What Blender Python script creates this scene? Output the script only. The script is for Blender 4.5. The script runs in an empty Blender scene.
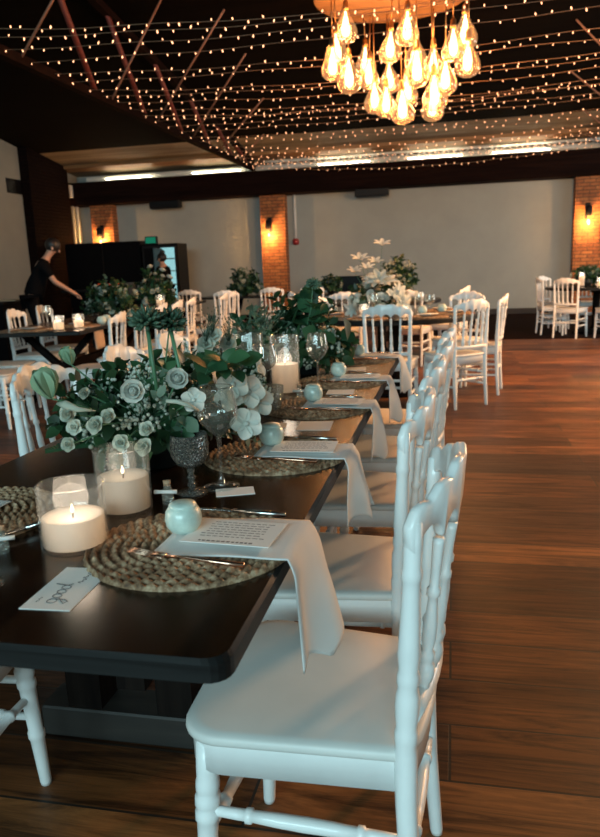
import bpy, math, random
from math import sin, cos, pi, radians, sqrt
from mathutils import Vector, Matrix, Euler, Quaternion

S = bpy.context.scene
COL = S.collection
random.seed(11)

# ------------------------------------------------------------------ camera
cd = bpy.data.cameras.new('camera'); cam = bpy.data.objects.new('camera', cd); COL.objects.link(cam)
PITCH, YAW, ROLL, EYE = 0.2078, 0.2127, -0.0381, 1.2436
fw = Vector((-sin(YAW)*cos(PITCH), cos(YAW)*cos(PITCH), -sin(PITCH)))
rt0 = Vector((cos(YAW), sin(YAW), 0)); up0 = rt0.cross(fw)
rt = rt0*cos(ROLL) + up0*sin(ROLL); up = up0*cos(ROLL) - rt0*sin(ROLL)
mw = Matrix((( rt.x, up.x, -fw.x, 0), (rt.y, up.y, -fw.y, 0), (rt.z, up.z, -fw.z, EYE), (0, 0, 0, 1)))
cam.matrix_world = mw
cd.sensor_fit = 'VERTICAL'; cd.sensor_height = 36; cd.lens = 719.6/837*36
cd.clip_start = 0.05; cd.clip_end = 100
cd.dof.use_dof = True; cd.dof.focus_distance = 1.75; cd.dof.aperture_fstop = 6.3
S.camera = cam

# ------------------------------------------------------------------ world, window daylight, exposure
W = bpy.data.worlds.new('world'); S.world = W; W.use_nodes = True
bg = W.node_tree.nodes['Background']; bg.inputs[0].default_value = (0.55, 0.75, 0.8, 1); bg.inputs[1].default_value = 0.03
S.view_settings.view_transform = 'Standard'; S.view_settings.look = 'None'
S.view_settings.exposure = 0.0; S.view_settings.gamma = 1.0; S.view_settings.use_curve_mapping = False

def area_light(name, loc, rot, sx, sy, energy, color):
    l = bpy.data.lights.new(name, 'AREA'); l.shape = 'RECTANGLE'; l.size = sx; l.size_y = sy
    l.energy = energy; l.color = color
    o = bpy.data.objects.new(name, l); COL.objects.link(o); o.location = loc; o.rotation_euler = rot
    return o
DAY = (0.60, 0.93, 1.0)
# daylight through the window behind the camera; unseen side window added to light the back wall
area_light('daylight_front_window', (-1.5, -8.8, 4.0), (radians(78), 0, 0), 9.0, 3.0, 1150, DAY)
area_light('back_wall_fill', (7.9, 12.0, 2.0), (0, radians(90), 0), 2.0, 6.0, 260, (0.86, 0.98, 1.0))
def point_light(name, loc, energy, color, radius=0.04):
    l = bpy.data.lights.new(name, 'POINT'); l.energy = energy; l.color = color; l.shadow_soft_size = radius
    o = bpy.data.objects.new(name, l); COL.objects.link(o); o.location = loc
    return o

# ------------------------------------------------------------------ materials
def nodes(name):
    m = bpy.data.materials.new(name); m.use_nodes = True
    return m, m.node_tree, m.node_tree.nodes['Principled BSDF']
def ramp(nt, fac, stops):
    r = nt.nodes.new('ShaderNodeValToRGB'); nt.links.new(fac, r.inputs[0])
    e = r.color_ramp.elements
    e[0].position, e[0].color = stops[0][0], (*stops[0][1], 1)
    e[1].position, e[1].color = stops[-1][0], (*stops[-1][1], 1)
    for p, c in stops[1:-1]:
        k = e.new(p); k.color = (*c, 1)
    return r.outputs[0]
def texco(nt, scale=(1, 1, 1), kind='Object', rot=(0, 0, 0)):
    t = nt.nodes.new('ShaderNodeTexCoord'); mp = nt.nodes.new('ShaderNodeMapping')
    mp.inputs['Scale'].default_value = scale; mp.inputs['Rotation'].default_value = rot
    nt.links.new(t.outputs[kind], mp.inputs[0]); return mp.outputs[0]
def noise(nt, vec, scale, detail=4, rough=0.55, dist=0.0):
    n = nt.nodes.new('ShaderNodeTexNoise'); n.inputs['Scale'].default_value = scale
    n.inputs['Detail'].default_value = detail; n.inputs['Roughness'].default_value = rough; n.inputs['Distortion'].default_value = dist
    if vec is not None: nt.links.new(vec, n.inputs['Vector'])
    return n.outputs['Fac']
def bump(nt, b, h, strength=0.2, dist=0.01):
    n = nt.nodes.new('ShaderNodeBump'); n.inputs['Strength'].default_value = strength; n.inputs['Distance'].default_value = dist
    nt.links.new(h, n.inputs['Height']); nt.links.new(n.outputs[0], b.inputs['Normal'])
def mixc(nt, a, b, fac, mode='MIX'):
    n = nt.nodes.new('ShaderNodeMix'); n.data_type = 'RGBA'; n.blend_type = mode
    for s, v in ((n.inputs[6], a), (n.inputs[7], b)):
        if isinstance(v, tuple): s.default_value = (*v, 1)
        else: nt.links.new(v, s)
    if isinstance(fac, float): n.inputs[0].default_value = fac
    else: nt.links.new(fac, n.inputs[0])
    return n.outputs[2]
def math_(nt, op, a, b=None):
    n = nt.nodes.new('ShaderNodeMath'); n.operation = op
    for s, v in ((n.inputs[0], a), (n.inputs[1], b)):
        if v is None: continue
        if isinstance(v, (int, float)): s.default_value = v
        else: nt.links.new(v, s)
    return n.outputs[0]
def plain(name, c, rough=0.5, metal=0.0, var=0.12, scale=14, coat=0.0, spec=0.5):
    m, nt, b = nodes(name)
    n = noise(nt, texco(nt), scale)
    lo = tuple(x*(1-var) for x in c); hi = tuple(min(1, x*(1+var)) for x in c)
    nt.links.new(ramp(nt, n, [(0.3, lo), (0.7, hi)]), b.inputs['Base Color'])
    b.inputs['Roughness'].default_value = rough; b.inputs['Metallic'].default_value = metal
    b.inputs['Coat Weight'].default_value = coat; b.inputs['Specular IOR Level'].default_value = spec
    return m
def emit(name, c, s, sample=True):
    m = bpy.data.materials.new(name); m.use_nodes = True; nt = m.node_tree; nt.nodes.clear()
    e = nt.nodes.new('ShaderNodeEmission'); e.inputs[0].default_value = (*c, 1); e.inputs[1].default_value = s
    o = nt.nodes.new('ShaderNodeOutputMaterial'); nt.links.new(e.outputs[0], o.inputs[0])
    if not sample: m.cycles.emission_sampling = 'NONE'
    return m
def glass(name, tint=(1, 1, 1), lo=0.04, hi=0.75, rough=0.03, body=None, bodyfac=0.0, bumpy=0, edge=0.35, veil=0.03, glow=None):
    # thin-walled glass: clear straight through, mirror-like at edges; pale rim colour stands in for reflections
    m = bpy.data.materials.new(name); m.use_nodes = True; nt = m.node_tree; nt.nodes.clear()
    t = nt.nodes.new('ShaderNodeBsdfTransparent'); t.inputs[0].default_value = (*tint, 1)
    g = nt.nodes.new('ShaderNodeBsdfGlossy'); g.inputs['Roughness'].default_value = rough
    lw = nt.nodes.new('ShaderNodeLayerWeight'); lw.inputs[0].default_value = 0.35
    mr = nt.nodes.new('ShaderNodeMapRange'); mr.inputs[3].default_value = lo; mr.inputs[4].default_value = hi
    p = math_(nt, 'POWER', lw.outputs['Facing'], 2.2)
    nt.links.new(p, mr.inputs[0])
    mx = nt.nodes.new('ShaderNodeMixShader'); nt.links.new(mr.outputs[0], mx.inputs[0])
    src = t.outputs[0]
    if body:
        d = nt.nodes.new('ShaderNodeBsdfDiffuse'); d.inputs[0].default_value = (*body, 1)
        m2 = nt.nodes.new('ShaderNodeMixShader'); m2.inputs[0].default_value = bodyfac
        nt.links.new(t.outputs[0], m2.inputs[1]); nt.links.new(d.outputs[0], m2.inputs[2]); src = m2.outputs[0]
    if bumpy:
        v = nt.nodes.new('ShaderNodeTexVoronoi'); v.inputs['Scale'].default_value = bumpy
        nt.links.new(texco(nt), v.inputs['Vector'])
        bn = nt.nodes.new('ShaderNodeBump'); bn.inputs['Strength'].default_value = 1.0; bn.inputs['Distance'].default_value = 0.01
        nt.links.new(v.outputs[0], bn.inputs['Height'])
        nt.links.new(bn.outputs[0], g.inputs['Normal']); nt.links.new(bn.outputs[0], lw.inputs['Normal'])
    df = nt.nodes.new('ShaderNodeBsdfDiffuse'); df.inputs[0].default_value = (0.8, 0.85, 0.84, 1)
    tl = nt.nodes.new('ShaderNodeBsdfTranslucent'); tl.inputs[0].default_value = (0.8, 0.85, 0.84, 1)
    dd = nt.nodes.new('ShaderNodeMixShader'); nt.links.new(df.outputs[0], dd.inputs[1]); nt.links.new(tl.outputs[0], dd.inputs[2])
    m3 = nt.nodes.new('ShaderNodeMixShader'); nt.links.new(math_(nt, 'ADD', math_(nt, 'MULTIPLY', math_(nt, 'POWER', lw.outputs['Facing'], 4.0), edge), veil), m3.inputs[0])
    nt.links.new(src, m3.inputs[1]); nt.links.new(dd.outputs[0], m3.inputs[2]); src = m3.outputs[0]
    if glow:
        em = nt.nodes.new('ShaderNodeEmission'); em.inputs[0].default_value = (*glow[:3], 1); em.inputs[1].default_value = glow[3]
        ad = nt.nodes.new('ShaderNodeAddShader'); nt.links.new(src, ad.inputs[0]); nt.links.new(em.outputs[0], ad.inputs[1]); src = ad.outputs[0]
        m.cycles.emission_sampling = 'NONE'
    nt.links.new(src, mx.inputs[1]); nt.links.new(g.outputs[0], mx.inputs[2])
    o = nt.nodes.new('ShaderNodeOutputMaterial'); nt.links.new(mx.outputs[0], o.inputs[0])
    return m

def floor_mat():
    m, nt, b = nodes('floor_planks')
    v = texco(nt)
    br = nt.nodes.new('ShaderNodeTexBrick'); nt.links.new(v, br.inputs['Vector'])
    br.inputs['Scale'].default_value = 1.0; br.inputs['Brick Width'].default_value = 1.25; br.inputs['Row Height'].default_value = 0.2245
    br.inputs['Mortar Size'].default_value = 0.004; br.inputs['Mortar Smooth'].default_value = 0.2; br.inputs['Bias'].default_value = 0.0
    br.offset = 0.37; br.offset_frequency = 2
    br.inputs['Color1'].default_value = (0.0, 0.0, 0.0, 1); br.inputs['Color2'].default_value = (1, 1, 1, 1); br.inputs['Mortar'].default_value = (0.5, 0.5, 0.5, 1)
    g1 = noise(nt, texco(nt, (0.9, 11, 1)), 1.7, 9, 0.72, 1.6)
    g2 = noise(nt, texco(nt, (0.6, 2.6, 1)), 1.7, 5, 0.6, 1.0)
    base = ramp(nt, br.outputs[0], [(0.0, (0.05, 0.018, 0.006)), (0.5, (0.135, 0.047, 0.014)), (1.0, (0.26, 0.100, 0.032))])
    grain = ramp(nt, g1, [(0.38, (0.16, 0.15, 0.14)), (0.50, (0.80, 0.80, 0.80)), (0.62, (1.35, 1.35, 1.35))])
    kn = ramp(nt, g2, [(0.38, (0.35, 0.33, 0.32)), (0.50, (0.9, 0.9, 0.9)), (0.64, (1.25, 1.25, 1.25))])
    c = mixc(nt, base, grain, 0.85, 'MULTIPLY'); c = mixc(nt, c, kn, 0.8, 'MULTIPLY')
    c = mixc(nt, c, (0.02, 0.014, 0.01), br.outputs['Fac'])
    nt.links.new(c, b.inputs['Base Color'])
    nt.links.new(ramp(nt, g1, [(0.3, (0.5,)*3), (0.8, (0.34,)*3)]), b.inputs['Roughness'])
    h = math_(nt, 'SUBTRACT', g1, math_(nt, 'MULTIPLY', br.outputs['Fac'], 1.5))
    bump(nt, b, h, 0.25, 0.004)
    b.inputs['Specular IOR Level'].default_value = 0.25
    return m
def wood_mat(name, lo, hi, rough=0.35, axis=1, scale=1.0, coat=0.0, bumpy=0.12):
    m, nt, b = nodes(name)
    s = [14*scale]*3; s[axis] = 0.9*scale
    g = noise(nt, texco(nt, tuple(s)), 1.4, 8, 0.62, 1.0)
    s2 = [3.5*scale]*3; s2[axis] = 0.3*scale
    g2 = noise(nt, texco(nt, tuple(s2)), 1.3, 3)
    mid = tuple((a+c)/2 for a, c in zip(lo, hi))
    c = ramp(nt, g, [(0.3, lo), (0.52, mid), (0.78, hi)])
    c = mixc(nt, c, ramp(nt, g2, [(0.3, (0.6, 0.57, 0.55)), (0.7, (1.15, 1.15, 1.15))]), 0.8, 'MULTIPLY')
    nt.links.new(c, b.inputs['Base Color']); b.inputs['Roughness'].default_value = rough
    b.inputs['Coat Weight'].default_value = coat; b.inputs['Coat Roughness'].default_value = 0.25
    bump(nt, b, g, bumpy, 0.004)
    return m
def matte(m): m.node_tree.nodes['Principled BSDF'].inputs['Specular IOR Level'].default_value = 0.05; return m
def brick_mat(name, c1, c2, mortar, ax='x'):
    m, nt, b = nodes(name)
    t = nt.nodes.new('ShaderNodeTexCoord'); sp = nt.nodes.new('ShaderNodeSeparateXYZ'); nt.links.new(t.outputs['Object'], sp.inputs[0])
    cb = nt.nodes.new('ShaderNodeCombineXYZ')
    nt.links.new(math_(nt, 'ADD', sp.outputs[0], sp.outputs[1]), cb.inputs[0]); nt.links.new(sp.outputs[2], cb.inputs[1])
    br = nt.nodes.new('ShaderNodeTexBrick'); nt.links.new(cb.outputs[0], br.inputs['Vector'])
    br.inputs['Scale'].default_value = 1.0; br.inputs['Brick Width'].default_value = 0.25; br.inputs['Row Height'].default_value = 0.075
    br.inputs['Mortar Size'].default_value = 0.010; br.inputs['Mortar Smooth'].default_value = 0.3
    br.inputs['Color1'].default_value = (*c1, 1); br.inputs['Color2'].default_value = (*c2, 1); br.inputs['Mortar'].default_value = (*mortar, 1)
    n = noise(nt, texco(nt, (2, 2, 2)), 9, 6, 0.65)
    c = mixc(nt, br.outputs[0], ramp(nt, n, [(0.3, (0.55, 0.5, 0.5)), (0.7, (1.2, 1.2, 1.2))]), 0.8, 'MULTIPLY')
    nt.links.new(c, b.inputs['Base Color']); b.inputs['Roughness'].default_value = 0.9
    h = math_(nt, 'SUBTRACT', n, math_(nt, 'MULTIPLY', br.outputs['Fac'], 2.0))
    bump(nt, b, h, 0.8, 0.02)
    return m
def leaf_mat(name, lo, hi, rough=0.45):
    m, nt, b = nodes(name)
    oi = nt.nodes.new('ShaderNodeObjectInfo')
    n = noise(nt, texco(nt), 11, 2)
    f = math_(nt, 'MULTIPLY', math_(nt, 'ADD', n, oi.outputs['Random']), 0.5)
    nt.links.new(ramp(nt, f, [(0.2, lo), (0.75, hi)]), b.inputs['Base Color']); b.inputs['Roughness'].default_value = rough
    tr = nt.nodes.new('ShaderNodeBsdfTranslucent'); tr.inputs[0].default_value = (*hi, 1)
    mx = nt.nodes.new('ShaderNodeMixShader'); mx.inputs[0].default_value = 0.2
    nt.links.new(b.outputs[0], mx.inputs[1]); nt.links.new(tr.outputs[0], mx.inputs[2])
    nt.links.new(mx.outputs[0], nt.nodes['Material Output'].inputs[0])
    return m
def cloth_mat(name, c, rough=0.9):
    m, nt, b = nodes(name)
    w = noise(nt, texco(nt, (1, 1, 1)), 700, 2)
    n = noise(nt, texco(nt), 7, 3)
    nt.links.new(ramp(nt, n, [(0.3, tuple(x*0.93 for x in c)), (0.7, c)]), b.inputs['Base Color'])
    b.inputs['Roughness'].default_value = rough
    bump(nt, b, w, 0.15, 0.001)
    return m
def wax_mat():
    m, nt, b = nodes('candle_wax')
    n = noise(nt, texco(nt), 9, 3)
    nt.links.new(ramp(nt, n, [(0.3, (0.80, 0.74, 0.66)), (0.7, (0.88, 0.83, 0.76))]), b.inputs['Base Color'])
    b.inputs['Roughness'].default_value = 0.5
    tr = nt.nodes.new('ShaderNodeBsdfTranslucent'); tr.inputs[0].default_value = (0.95, 0.82, 0.68, 1)
    mx = nt.nodes.new('ShaderNodeMixShader'); mx.inputs[0].default_value = 0.55
    nt.links.new(b.outputs[0], mx.inputs[1]); nt.links.new(tr.outputs[0], mx.inputs[2]); nt.links.new(mx.outputs[0], nt.nodes['Material Output'].inputs[0])
    return m
def mat_straw():
    m, nt, b = nodes('woven_straw')
    t = nt.nodes.new('ShaderNodeTexCoord')
    n = noise(nt, texco(nt), 60, 4, 0.7); n2 = noise(nt, texco(nt), 9, 3)
    at = nt.nodes.new('ShaderNodeAttribute'); at.attribute_name = 'weave'
    c = ramp(nt, n, [(0.30, (0.05, 0.022, 0.010)), (0.48, (0.27, 0.16, 0.085)), (0.70, (0.60, 0.46, 0.31))])
    c = mixc(nt, c, ramp(nt, n2, [(0.35, (0.5, 0.42, 0.36)), (0.65, (1.1, 1.1, 1.1))]), 0.8, 'MULTIPLY')
    nt.links.new(c, b.inputs['Base Color']); b.inputs['Roughness'].default_value = 0.75
    bump(nt, b, n, 0.4, 0.003)
    return m

M_FLOOR = floor_mat()
M_FLOOR_DARK = plain('dark_maroon_floor', (0.012, 0.005, 0.004), 0.95, spec=0.05)
M_PLASTER = plain('grey_plaster', (0.325, 0.355, 0.34), 0.9, var=0.05, scale=2)
M_PLASTER_L = plain('pale_plaster', (0.30, 0.30, 0.26), 0.9, var=0.06, scale=2)
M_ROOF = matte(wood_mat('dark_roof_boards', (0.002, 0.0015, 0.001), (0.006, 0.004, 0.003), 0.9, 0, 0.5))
M_EAVE = wood_mat('lit_roof_boards', (0.10, 0.075, 0.045), (0.34, 0.28, 0.19), 0.8, 0, 0.25)  # roof boards by the back wall; their lit look is put into the colour
M_PLATE = wood_mat('golden_wall_plate', (0.22, 0.10, 0.03), (0.42, 0.22, 0.08), 0.6, 0, 0.5)
M_BEAM = matte(wood_mat('dark_beam_wood', (0.004, 0.002, 0.002), (0.018, 0.008, 0.006), 0.8, 0, 0.5))
M_SKIRT = wood_mat('dark_skirting_wood', (0.012, 0.008, 0.006), (0.03, 0.02, 0.014), 0.6, 0, 0.5)
M_BRICK = brick_mat('orange_brick', (0.50, 0.20, 0.07), (0.34, 0.12, 0.045), (0.14, 0.075, 0.04))
M_BRICK_D = matte(brick_mat('dark_brown_brick', (0.012, 0.006, 0.005), (0.008, 0.004, 0.004), (0.004, 0.003, 0.003)))
M_STEEL_W = plain('pale_grey_steel', (0.68, 0.69, 0.66), 0.45, var=0.1, scale=5)
M_STEEL_R = plain('rust_red_steel', (0.13, 0.022, 0.014), 0.6)
M_ROD = plain('copper_brown_rod', (0.24, 0.11, 0.07), 0.5)
M_BLACK = plain('black_paint', (0.006, 0.006, 0.007), 0.5, spec=0.2)
M_BLACKG = plain('black_gloss_panel', (0.002, 0.002, 0.003), 0.35, spec=0.1)
M_WHITE = plain('white_lacquer', (0.83, 0.85, 0.84), 0.34, var=0.03, coat=0.2)
M_SEAT = plain('cream_seat_pad', (0.66, 0.66, 0.63), 0.45, var=0.05, scale=6)
M_TABLE = wood_mat('dark_walnut_top', (0.003, 0.0014, 0.0006), (0.030, 0.0125, 0.005), 0.22, 1, 0.9, coat=0.0, bumpy=0.03)
M_TABLE.node_tree.nodes['Principled BSDF'].inputs['Specular IOR Level'].default_value = 0.36
M_TABLE_SIDE = matte(wood_mat('dark_table_frame', (0.004, 0.003, 0.003), (0.014, 0.010, 0.008), 0.7, 2, 1.0))
M_TABLE_EDGE = wood_mat('dark_table_edge', (0.005, 0.005, 0.005), (0.016, 0.017, 0.017), 0.5, 0, 1.0)
M_TABLE_EDGE.node_tree.nodes['Principled BSDF'].inputs['Specular IOR Level'].default_value = 0.2
M_STRAW = mat_straw()
M_LINEN = cloth_mat('white_linen', (0.70, 0.69, 0.67))
M_LINEN_T = cloth_mat('tan_linen', (0.50, 0.38, 0.28))
M_PAPER = plain('white_card', (0.74, 0.74, 0.72), 0.8, var=0.02)
M_INK = plain('grey_ink', (0.16, 0.15, 0.15), 0.8)
M_CELADON = plain('celadon_glaze', (0.50, 0.61, 0.55), 0.35, var=0.18, scale=40, coat=0.3)
M_WAX = wax_mat()
M_GLASS = glass('clear_glass')
M_GLASS_W = glass('stemware_glass', (0.95, 0.97, 0.96), 0.06, 0.9, 0.02)
M_SMOKE = glass('smoky_cut_glass', (0.22, 0.22, 0.20), 0.08, 0.6, 0.1, (0.12, 0.12, 0.10), 0.25, 130)
M_CUT = glass('clear_cut_glass', (0.8, 0.82, 0.78), 0.12, 0.8, 0.08, (0.6, 0.62, 0.55), 0.15, 120)
M_SILVER = plain('brushed_steel', (0.62, 0.62, 0.60), 0.25, 1.0, 0.05)
M_COPPER = plain('copper_pink_metal', (0.75, 0.47, 0.34), 0.25, 1.0, 0.05)
M_CORK = plain('cork', (0.36, 0.25, 0.16), 0.9, scale=50)
M_SALT = plain('white_salt', (0.66, 0.66, 0.64), 0.9, scale=90)
M_LEAF = leaf_mat('dark_green_leaf', (0.005, 0.020, 0.008), (0.026, 0.080, 0.030))
M_LEAF2 = leaf_mat('mid_green_leaf', (0.010, 0.045, 0.020), (0.045, 0.135, 0.058))
M_EUCA = leaf_mat('grey_green_eucalyptus', (0.05, 0.11, 0.07), (0.18, 0.27, 0.19), 0.6)
M_STEM = leaf_mat('pale_green_stem', (0.05, 0.14, 0.07), (0.10, 0.24, 0.13))
M_PETAL = leaf_mat('white_petal', (0.50, 0.53, 0.47), (0.74, 0.76, 0.70), 0.6)
M_CREAM = leaf_mat('cream_petal', (0.36, 0.40, 0.32), (0.58, 0.61, 0.52), 0.6)
M_BUD = leaf_mat('green_bud', (0.10, 0.22, 0.12), (0.32, 0.45, 0.30), 0.5)
M_POT = plain('dark_vase', (0.012, 0.014, 0.014), 0.3)
M_GREYPOT = plain('grey_metal_bucket', (0.13, 0.14, 0.14), 0.4, 0.6)
M_PORC = plain('white_porcelain', (0.66, 0.67, 0.66), 0.25, var=0.03)
M_DISC = wood_mat('chandelier_wood', (0.06, 0.030, 0.010), (0.16, 0.080, 0.026), 0.8, 0, 0.6)
M_BULBGLASS = glass('bulb_glass', (1.0, 0.86, 0.68), 0.03, 0.7, 0.04, edge=0.1, veil=0.0, glow=(1.0, 0.52, 0.22, 0.22))
M_FIL = emit('bulb_filament', (1.0, 0.66, 0.36), 8, False)
M_FLAME = emit('candle_flame', (1.0, 0.78, 0.50), 5, False)
M_FAIRY = emit('fairy_bulb_light', (1.0, 0.46, 0.22), 4.5, False)
M_WIRE = plain('string_light_wire', (0.30, 0.17, 0.10), 0.5)
M_BRASS = plain('aged_brass', (0.35, 0.20, 0.09), 0.35, 1.0)
M_RED = plain('red_bell', (0.30, 0.02, 0.02), 0.4)
M_SKIN = plain('skin', (0.46, 0.25, 0.17), 0.55, var=0.05)
M_CLOTHES = matte(cloth_mat('black_clothes', (0.005, 0.005, 0.006)))
M_HAIR = plain('dark_hair', (0.012, 0.009, 0.008), 0.5)
M_FRIDGE = emit('fridge_interior_light', (0.36, 0.76, 0.80), 0.9)
M_GREENLIT = emit('green_lit_sign', (0.02, 0.32, 0.18), 0.5)
M_REDGLOW = emit('red_bar_lights', (1.0, 0.13, 0.04), 0.5, False)
M_TUBE = emit('led_batten_light', (1.0, 0.82, 0.55), 38.0)

# ------------------------------------------------------------------ mesh helpers
class MB:
    def __init__(s): s.v = []; s.f = []; s.m = []; s.mi = 0
    def add(s, vs, fs):
        k = len(s.v); s.v += [tuple(p) for p in vs]; s.f += [tuple(i+k for i in f) for f in fs]; s.m += [s.mi]*len(fs)
        return s
    def box(s, x0, x1, y0, y1, z0, z1, b=0.0):
        if b <= 0:
            vs = [(x, y, z) for z in (z0, z1) for y in (y0, y1) for x in (x0, x1)]
            return s.add(vs, [(0, 2, 3, 1), (4, 5, 7, 6), (0, 1, 5, 4), (2, 6, 7, 3), (0, 4, 6, 2), (1, 3, 7, 5)])
        out = []; xs, ys = (x0, x1), (y0, y1)
        def loop(ins, z):
            r = []
            for (cx, cy, sx, sy) in ((x0, y0, 1, 1), (x1, y0, -1, 1), (x1, y1, -1, -1), (x0, y1, 1, -1)):
                a, c = (cx+sx*(ins), cy+sy*(b+ins)), (cx+sx*(b+ins), cy+sy*ins)
                pr = [a, c] if (sx*sy > 0) else [c, a]
                r += [(p[0], p[1], z) for p in pr]
            return r
        L = [loop(b*0.7, z0), loop(0, z0+b), loop(0, z1-b), loop(b*0.7, z1)]
        vs = sum(L, []); n = 8; fs = [tuple(reversed(range(n)))]
        for k in range(3):
            for i in range(n):
                j = (i+1) % n; fs.append((k*n+i, k*n+j, (k+1)*n+j, (k+1)*n+i))
        fs.append(tuple(range(3*n, 4*n)))
        return s.add(vs, fs)
    def stack(s, rings, seg=12, cap=True):          # rings: (x, y, z, r)
        vs = []; fs = []
        for (x, y, z, r) in rings:
            vs += [(x+r*cos(2*pi*i/seg), y+r*sin(2*pi*i/seg), z) for i in range(seg)]
        for k in range(len(rings)-1):
            for i in range(seg):
                j = (i+1) % seg; fs.append((k*seg+i, k*seg+j, (k+1)*seg+j, (k+1)*seg+i))
        if cap:
            fs.append(tuple(reversed(range(seg)))); fs.append(tuple(range((len(rings)-1)*seg, len(rings)*seg)))
        return s.add(vs, fs)
    def lathe(s, prof, seg=32, c=(0, 0, 0), cap0=True, cap1=False):   # prof: (r, z)
        return s.stack2([(c[0], c[1], c[2]+z, r) for r, z in prof], seg, cap0, cap1)
    def stack2(s, rings, seg, cap0, cap1):
        n = len(s.f); s.stack(rings, seg, False); k = len(s.v)-len(rings)*seg
        if cap0: s.f.append(tuple(k+i for i in reversed(range(seg)))); s.m.append(s.mi)
        if cap1: s.f.append(tuple(k+(len(rings)-1)*seg+i for i in range(seg))); s.m.append(s.mi)
        return s
    def tube(s, pts, r, seg=8, cap=True):
        pts = [Vector(p) for p in pts]; n = len(pts)
        rs = r if isinstance(r, (list, tuple)) else [r]*n
        t0 = (pts[1]-pts[0]).normalized()
        ref = Vector((0, 0, 1)) if abs(t0.z) < 0.9 else Vector((1, 0, 0))
        a = t0.cross(ref).normalized(); vs = []; fs = []
        for i, p in enumerate(pts):
            t = (pts[min(i+1, n-1)]-pts[max(i-1, 0)]).normalized()
            a = (a - t*a.dot(t)).normalized(); b = t.cross(a)
            vs += [p + (a*cos(2*pi*k/seg)+b*sin(2*pi*k/seg))*rs[i] for k in range(seg)]
        for i in range(n-1):
            for k in range(seg):
                j = (k+1) % seg; fs.append((i*seg+k, i*seg+j, (i+1)*seg+j, (i+1)*seg+k))
        if cap: fs.append(tuple(reversed(range(seg)))); fs.append(tuple(range((n-1)*seg, n*seg)))
        return s.add(vs, fs)
    def ball(s, c, r, seg=12, rings=8, sx=1, sy=1, sz=1):
        vs = [(c[0], c[1], c[2]-r*sz)]; fs = []
        for k in range(1, rings):
            a = -pi/2+pi*k/rings
            vs += [(c[0]+r*sx*cos(a)*cos(2*pi*i/seg), c[1]+r*sy*cos(a)*sin(2*pi*i/seg), c[2]+r*sz*sin(a)) for i in range(seg)]
        vs.append((c[0], c[1], c[2]+r*sz)); T = len(vs)-1
        for i in range(seg):
            j = (i+1) % seg
            fs.append((0, 1+j, 1+i)); fs.append((T, T-seg+i, T-seg+j))
            for k in range(rings-2): fs.append((1+k*seg+i, 1+k*seg+j, 1+(k+1)*seg+j, 1+(k+1)*seg+i))
        return s.add(vs, fs)
    def grid(s, rows):                              # list of equally long point rows
        n = len(rows[0]); vs = sum(rows, []); fs = []
        for i in range(len(rows)-1):
            for j in range(n-1): fs.append((i*n+j, i*n+j+1, (i+1)*n+j+1, (i+1)*n+j))
        return s.add(vs, fs)
    def prism(s, outline, z0, z1, inset=0.0):
        n = len(outline); cx = sum(p[0] for p in outline)/n; cy = sum(p[1] for p in outline)/n
        def sc(k): return [((p[0]-cx)*k+cx, (p[1]-cy)*k+cy) for p in outline]
        if inset: L = [(1-inset, z0), (1, z0+(z1-z0)*0.25), (1, z1-(z1-z0)*0.25), (1-inset, z1)]
        else: L = [(1, z0), (1, z1)]
        vs = []; fs = [tuple(reversed(range(n)))]
        for k, z in L: vs += [(x, y, z) for x, y in sc(k)]
        for q in range(len(L)-1):
            for i in range(n):
                j = (i+1) % n; fs.append((q*n+i, q*n+j, (q+1)*n+j, (q+1)*n+i))
        fs.append(tuple(range((len(L)-1)*n, len(L)*n)))
        return s.add(vs, fs)
    def mesh(s, name, mat, smooth=True):
        me = bpy.data.meshes.new(name); me.from_pydata(s.v, [], s.f)
        for mm in (mat if isinstance(mat, (list, tuple)) else [mat]): me.materials.append(mm)
        me.polygons.foreach_set('material_index', s.m)
        me.polygons.foreach_set('use_smooth', [smooth]*len(s.f)); me.update()
        return me
def link(name, me, parent=None, loc=None, rot=None, scale=None):
    o = bpy.data.objects.new(name, me); COL.objects.link(o)
    if parent: o.parent = parent
    if loc is not None: o.location = loc
    if rot is not None: o.rotation_euler = rot
    if scale is not None: o.scale = scale if isinstance(scale, (list, tuple)) else (scale,)*3
    return o
def put(name, mb, mat, parent=None, smooth=True, **k): return link(name, mb.mesh(name, mat, smooth), parent, **k)
def tag(o, label, cat, group=None):
    o['label'] = label; o['category'] = cat
    if group: o['group'] = group
    return o
def thing(name, label, cat, loc=(0, 0, 0), rz=0.0, group=None):
    o = bpy.data.objects.new(name, None); COL.objects.link(o); o.location = loc; o.rotation_euler = (0, 0, rz)
    o.empty_display_size = 0.1
    return tag(o, label, cat, group)
def struct(name, mb, mat, smooth=False):
    o = put(name, mb, mat, None, smooth); o['kind'] = 'structure'; return o
def dup(root, loc, rz, label, group=None):
    r = root.copy(); COL.objects.link(r); r.location = loc; r.rotation_euler = (0, 0, rz); r['label'] = label
    if group: r['group'] = group
    for ch in list(root.children):
        c = ch.copy(); COL.objects.link(c); c.parent = r
        for g in ch.children:
            d = g.copy(); COL.objects.link(d); d.parent = c
    return r
def lerp(a, b, t): return a+(b-a)*t

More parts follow.
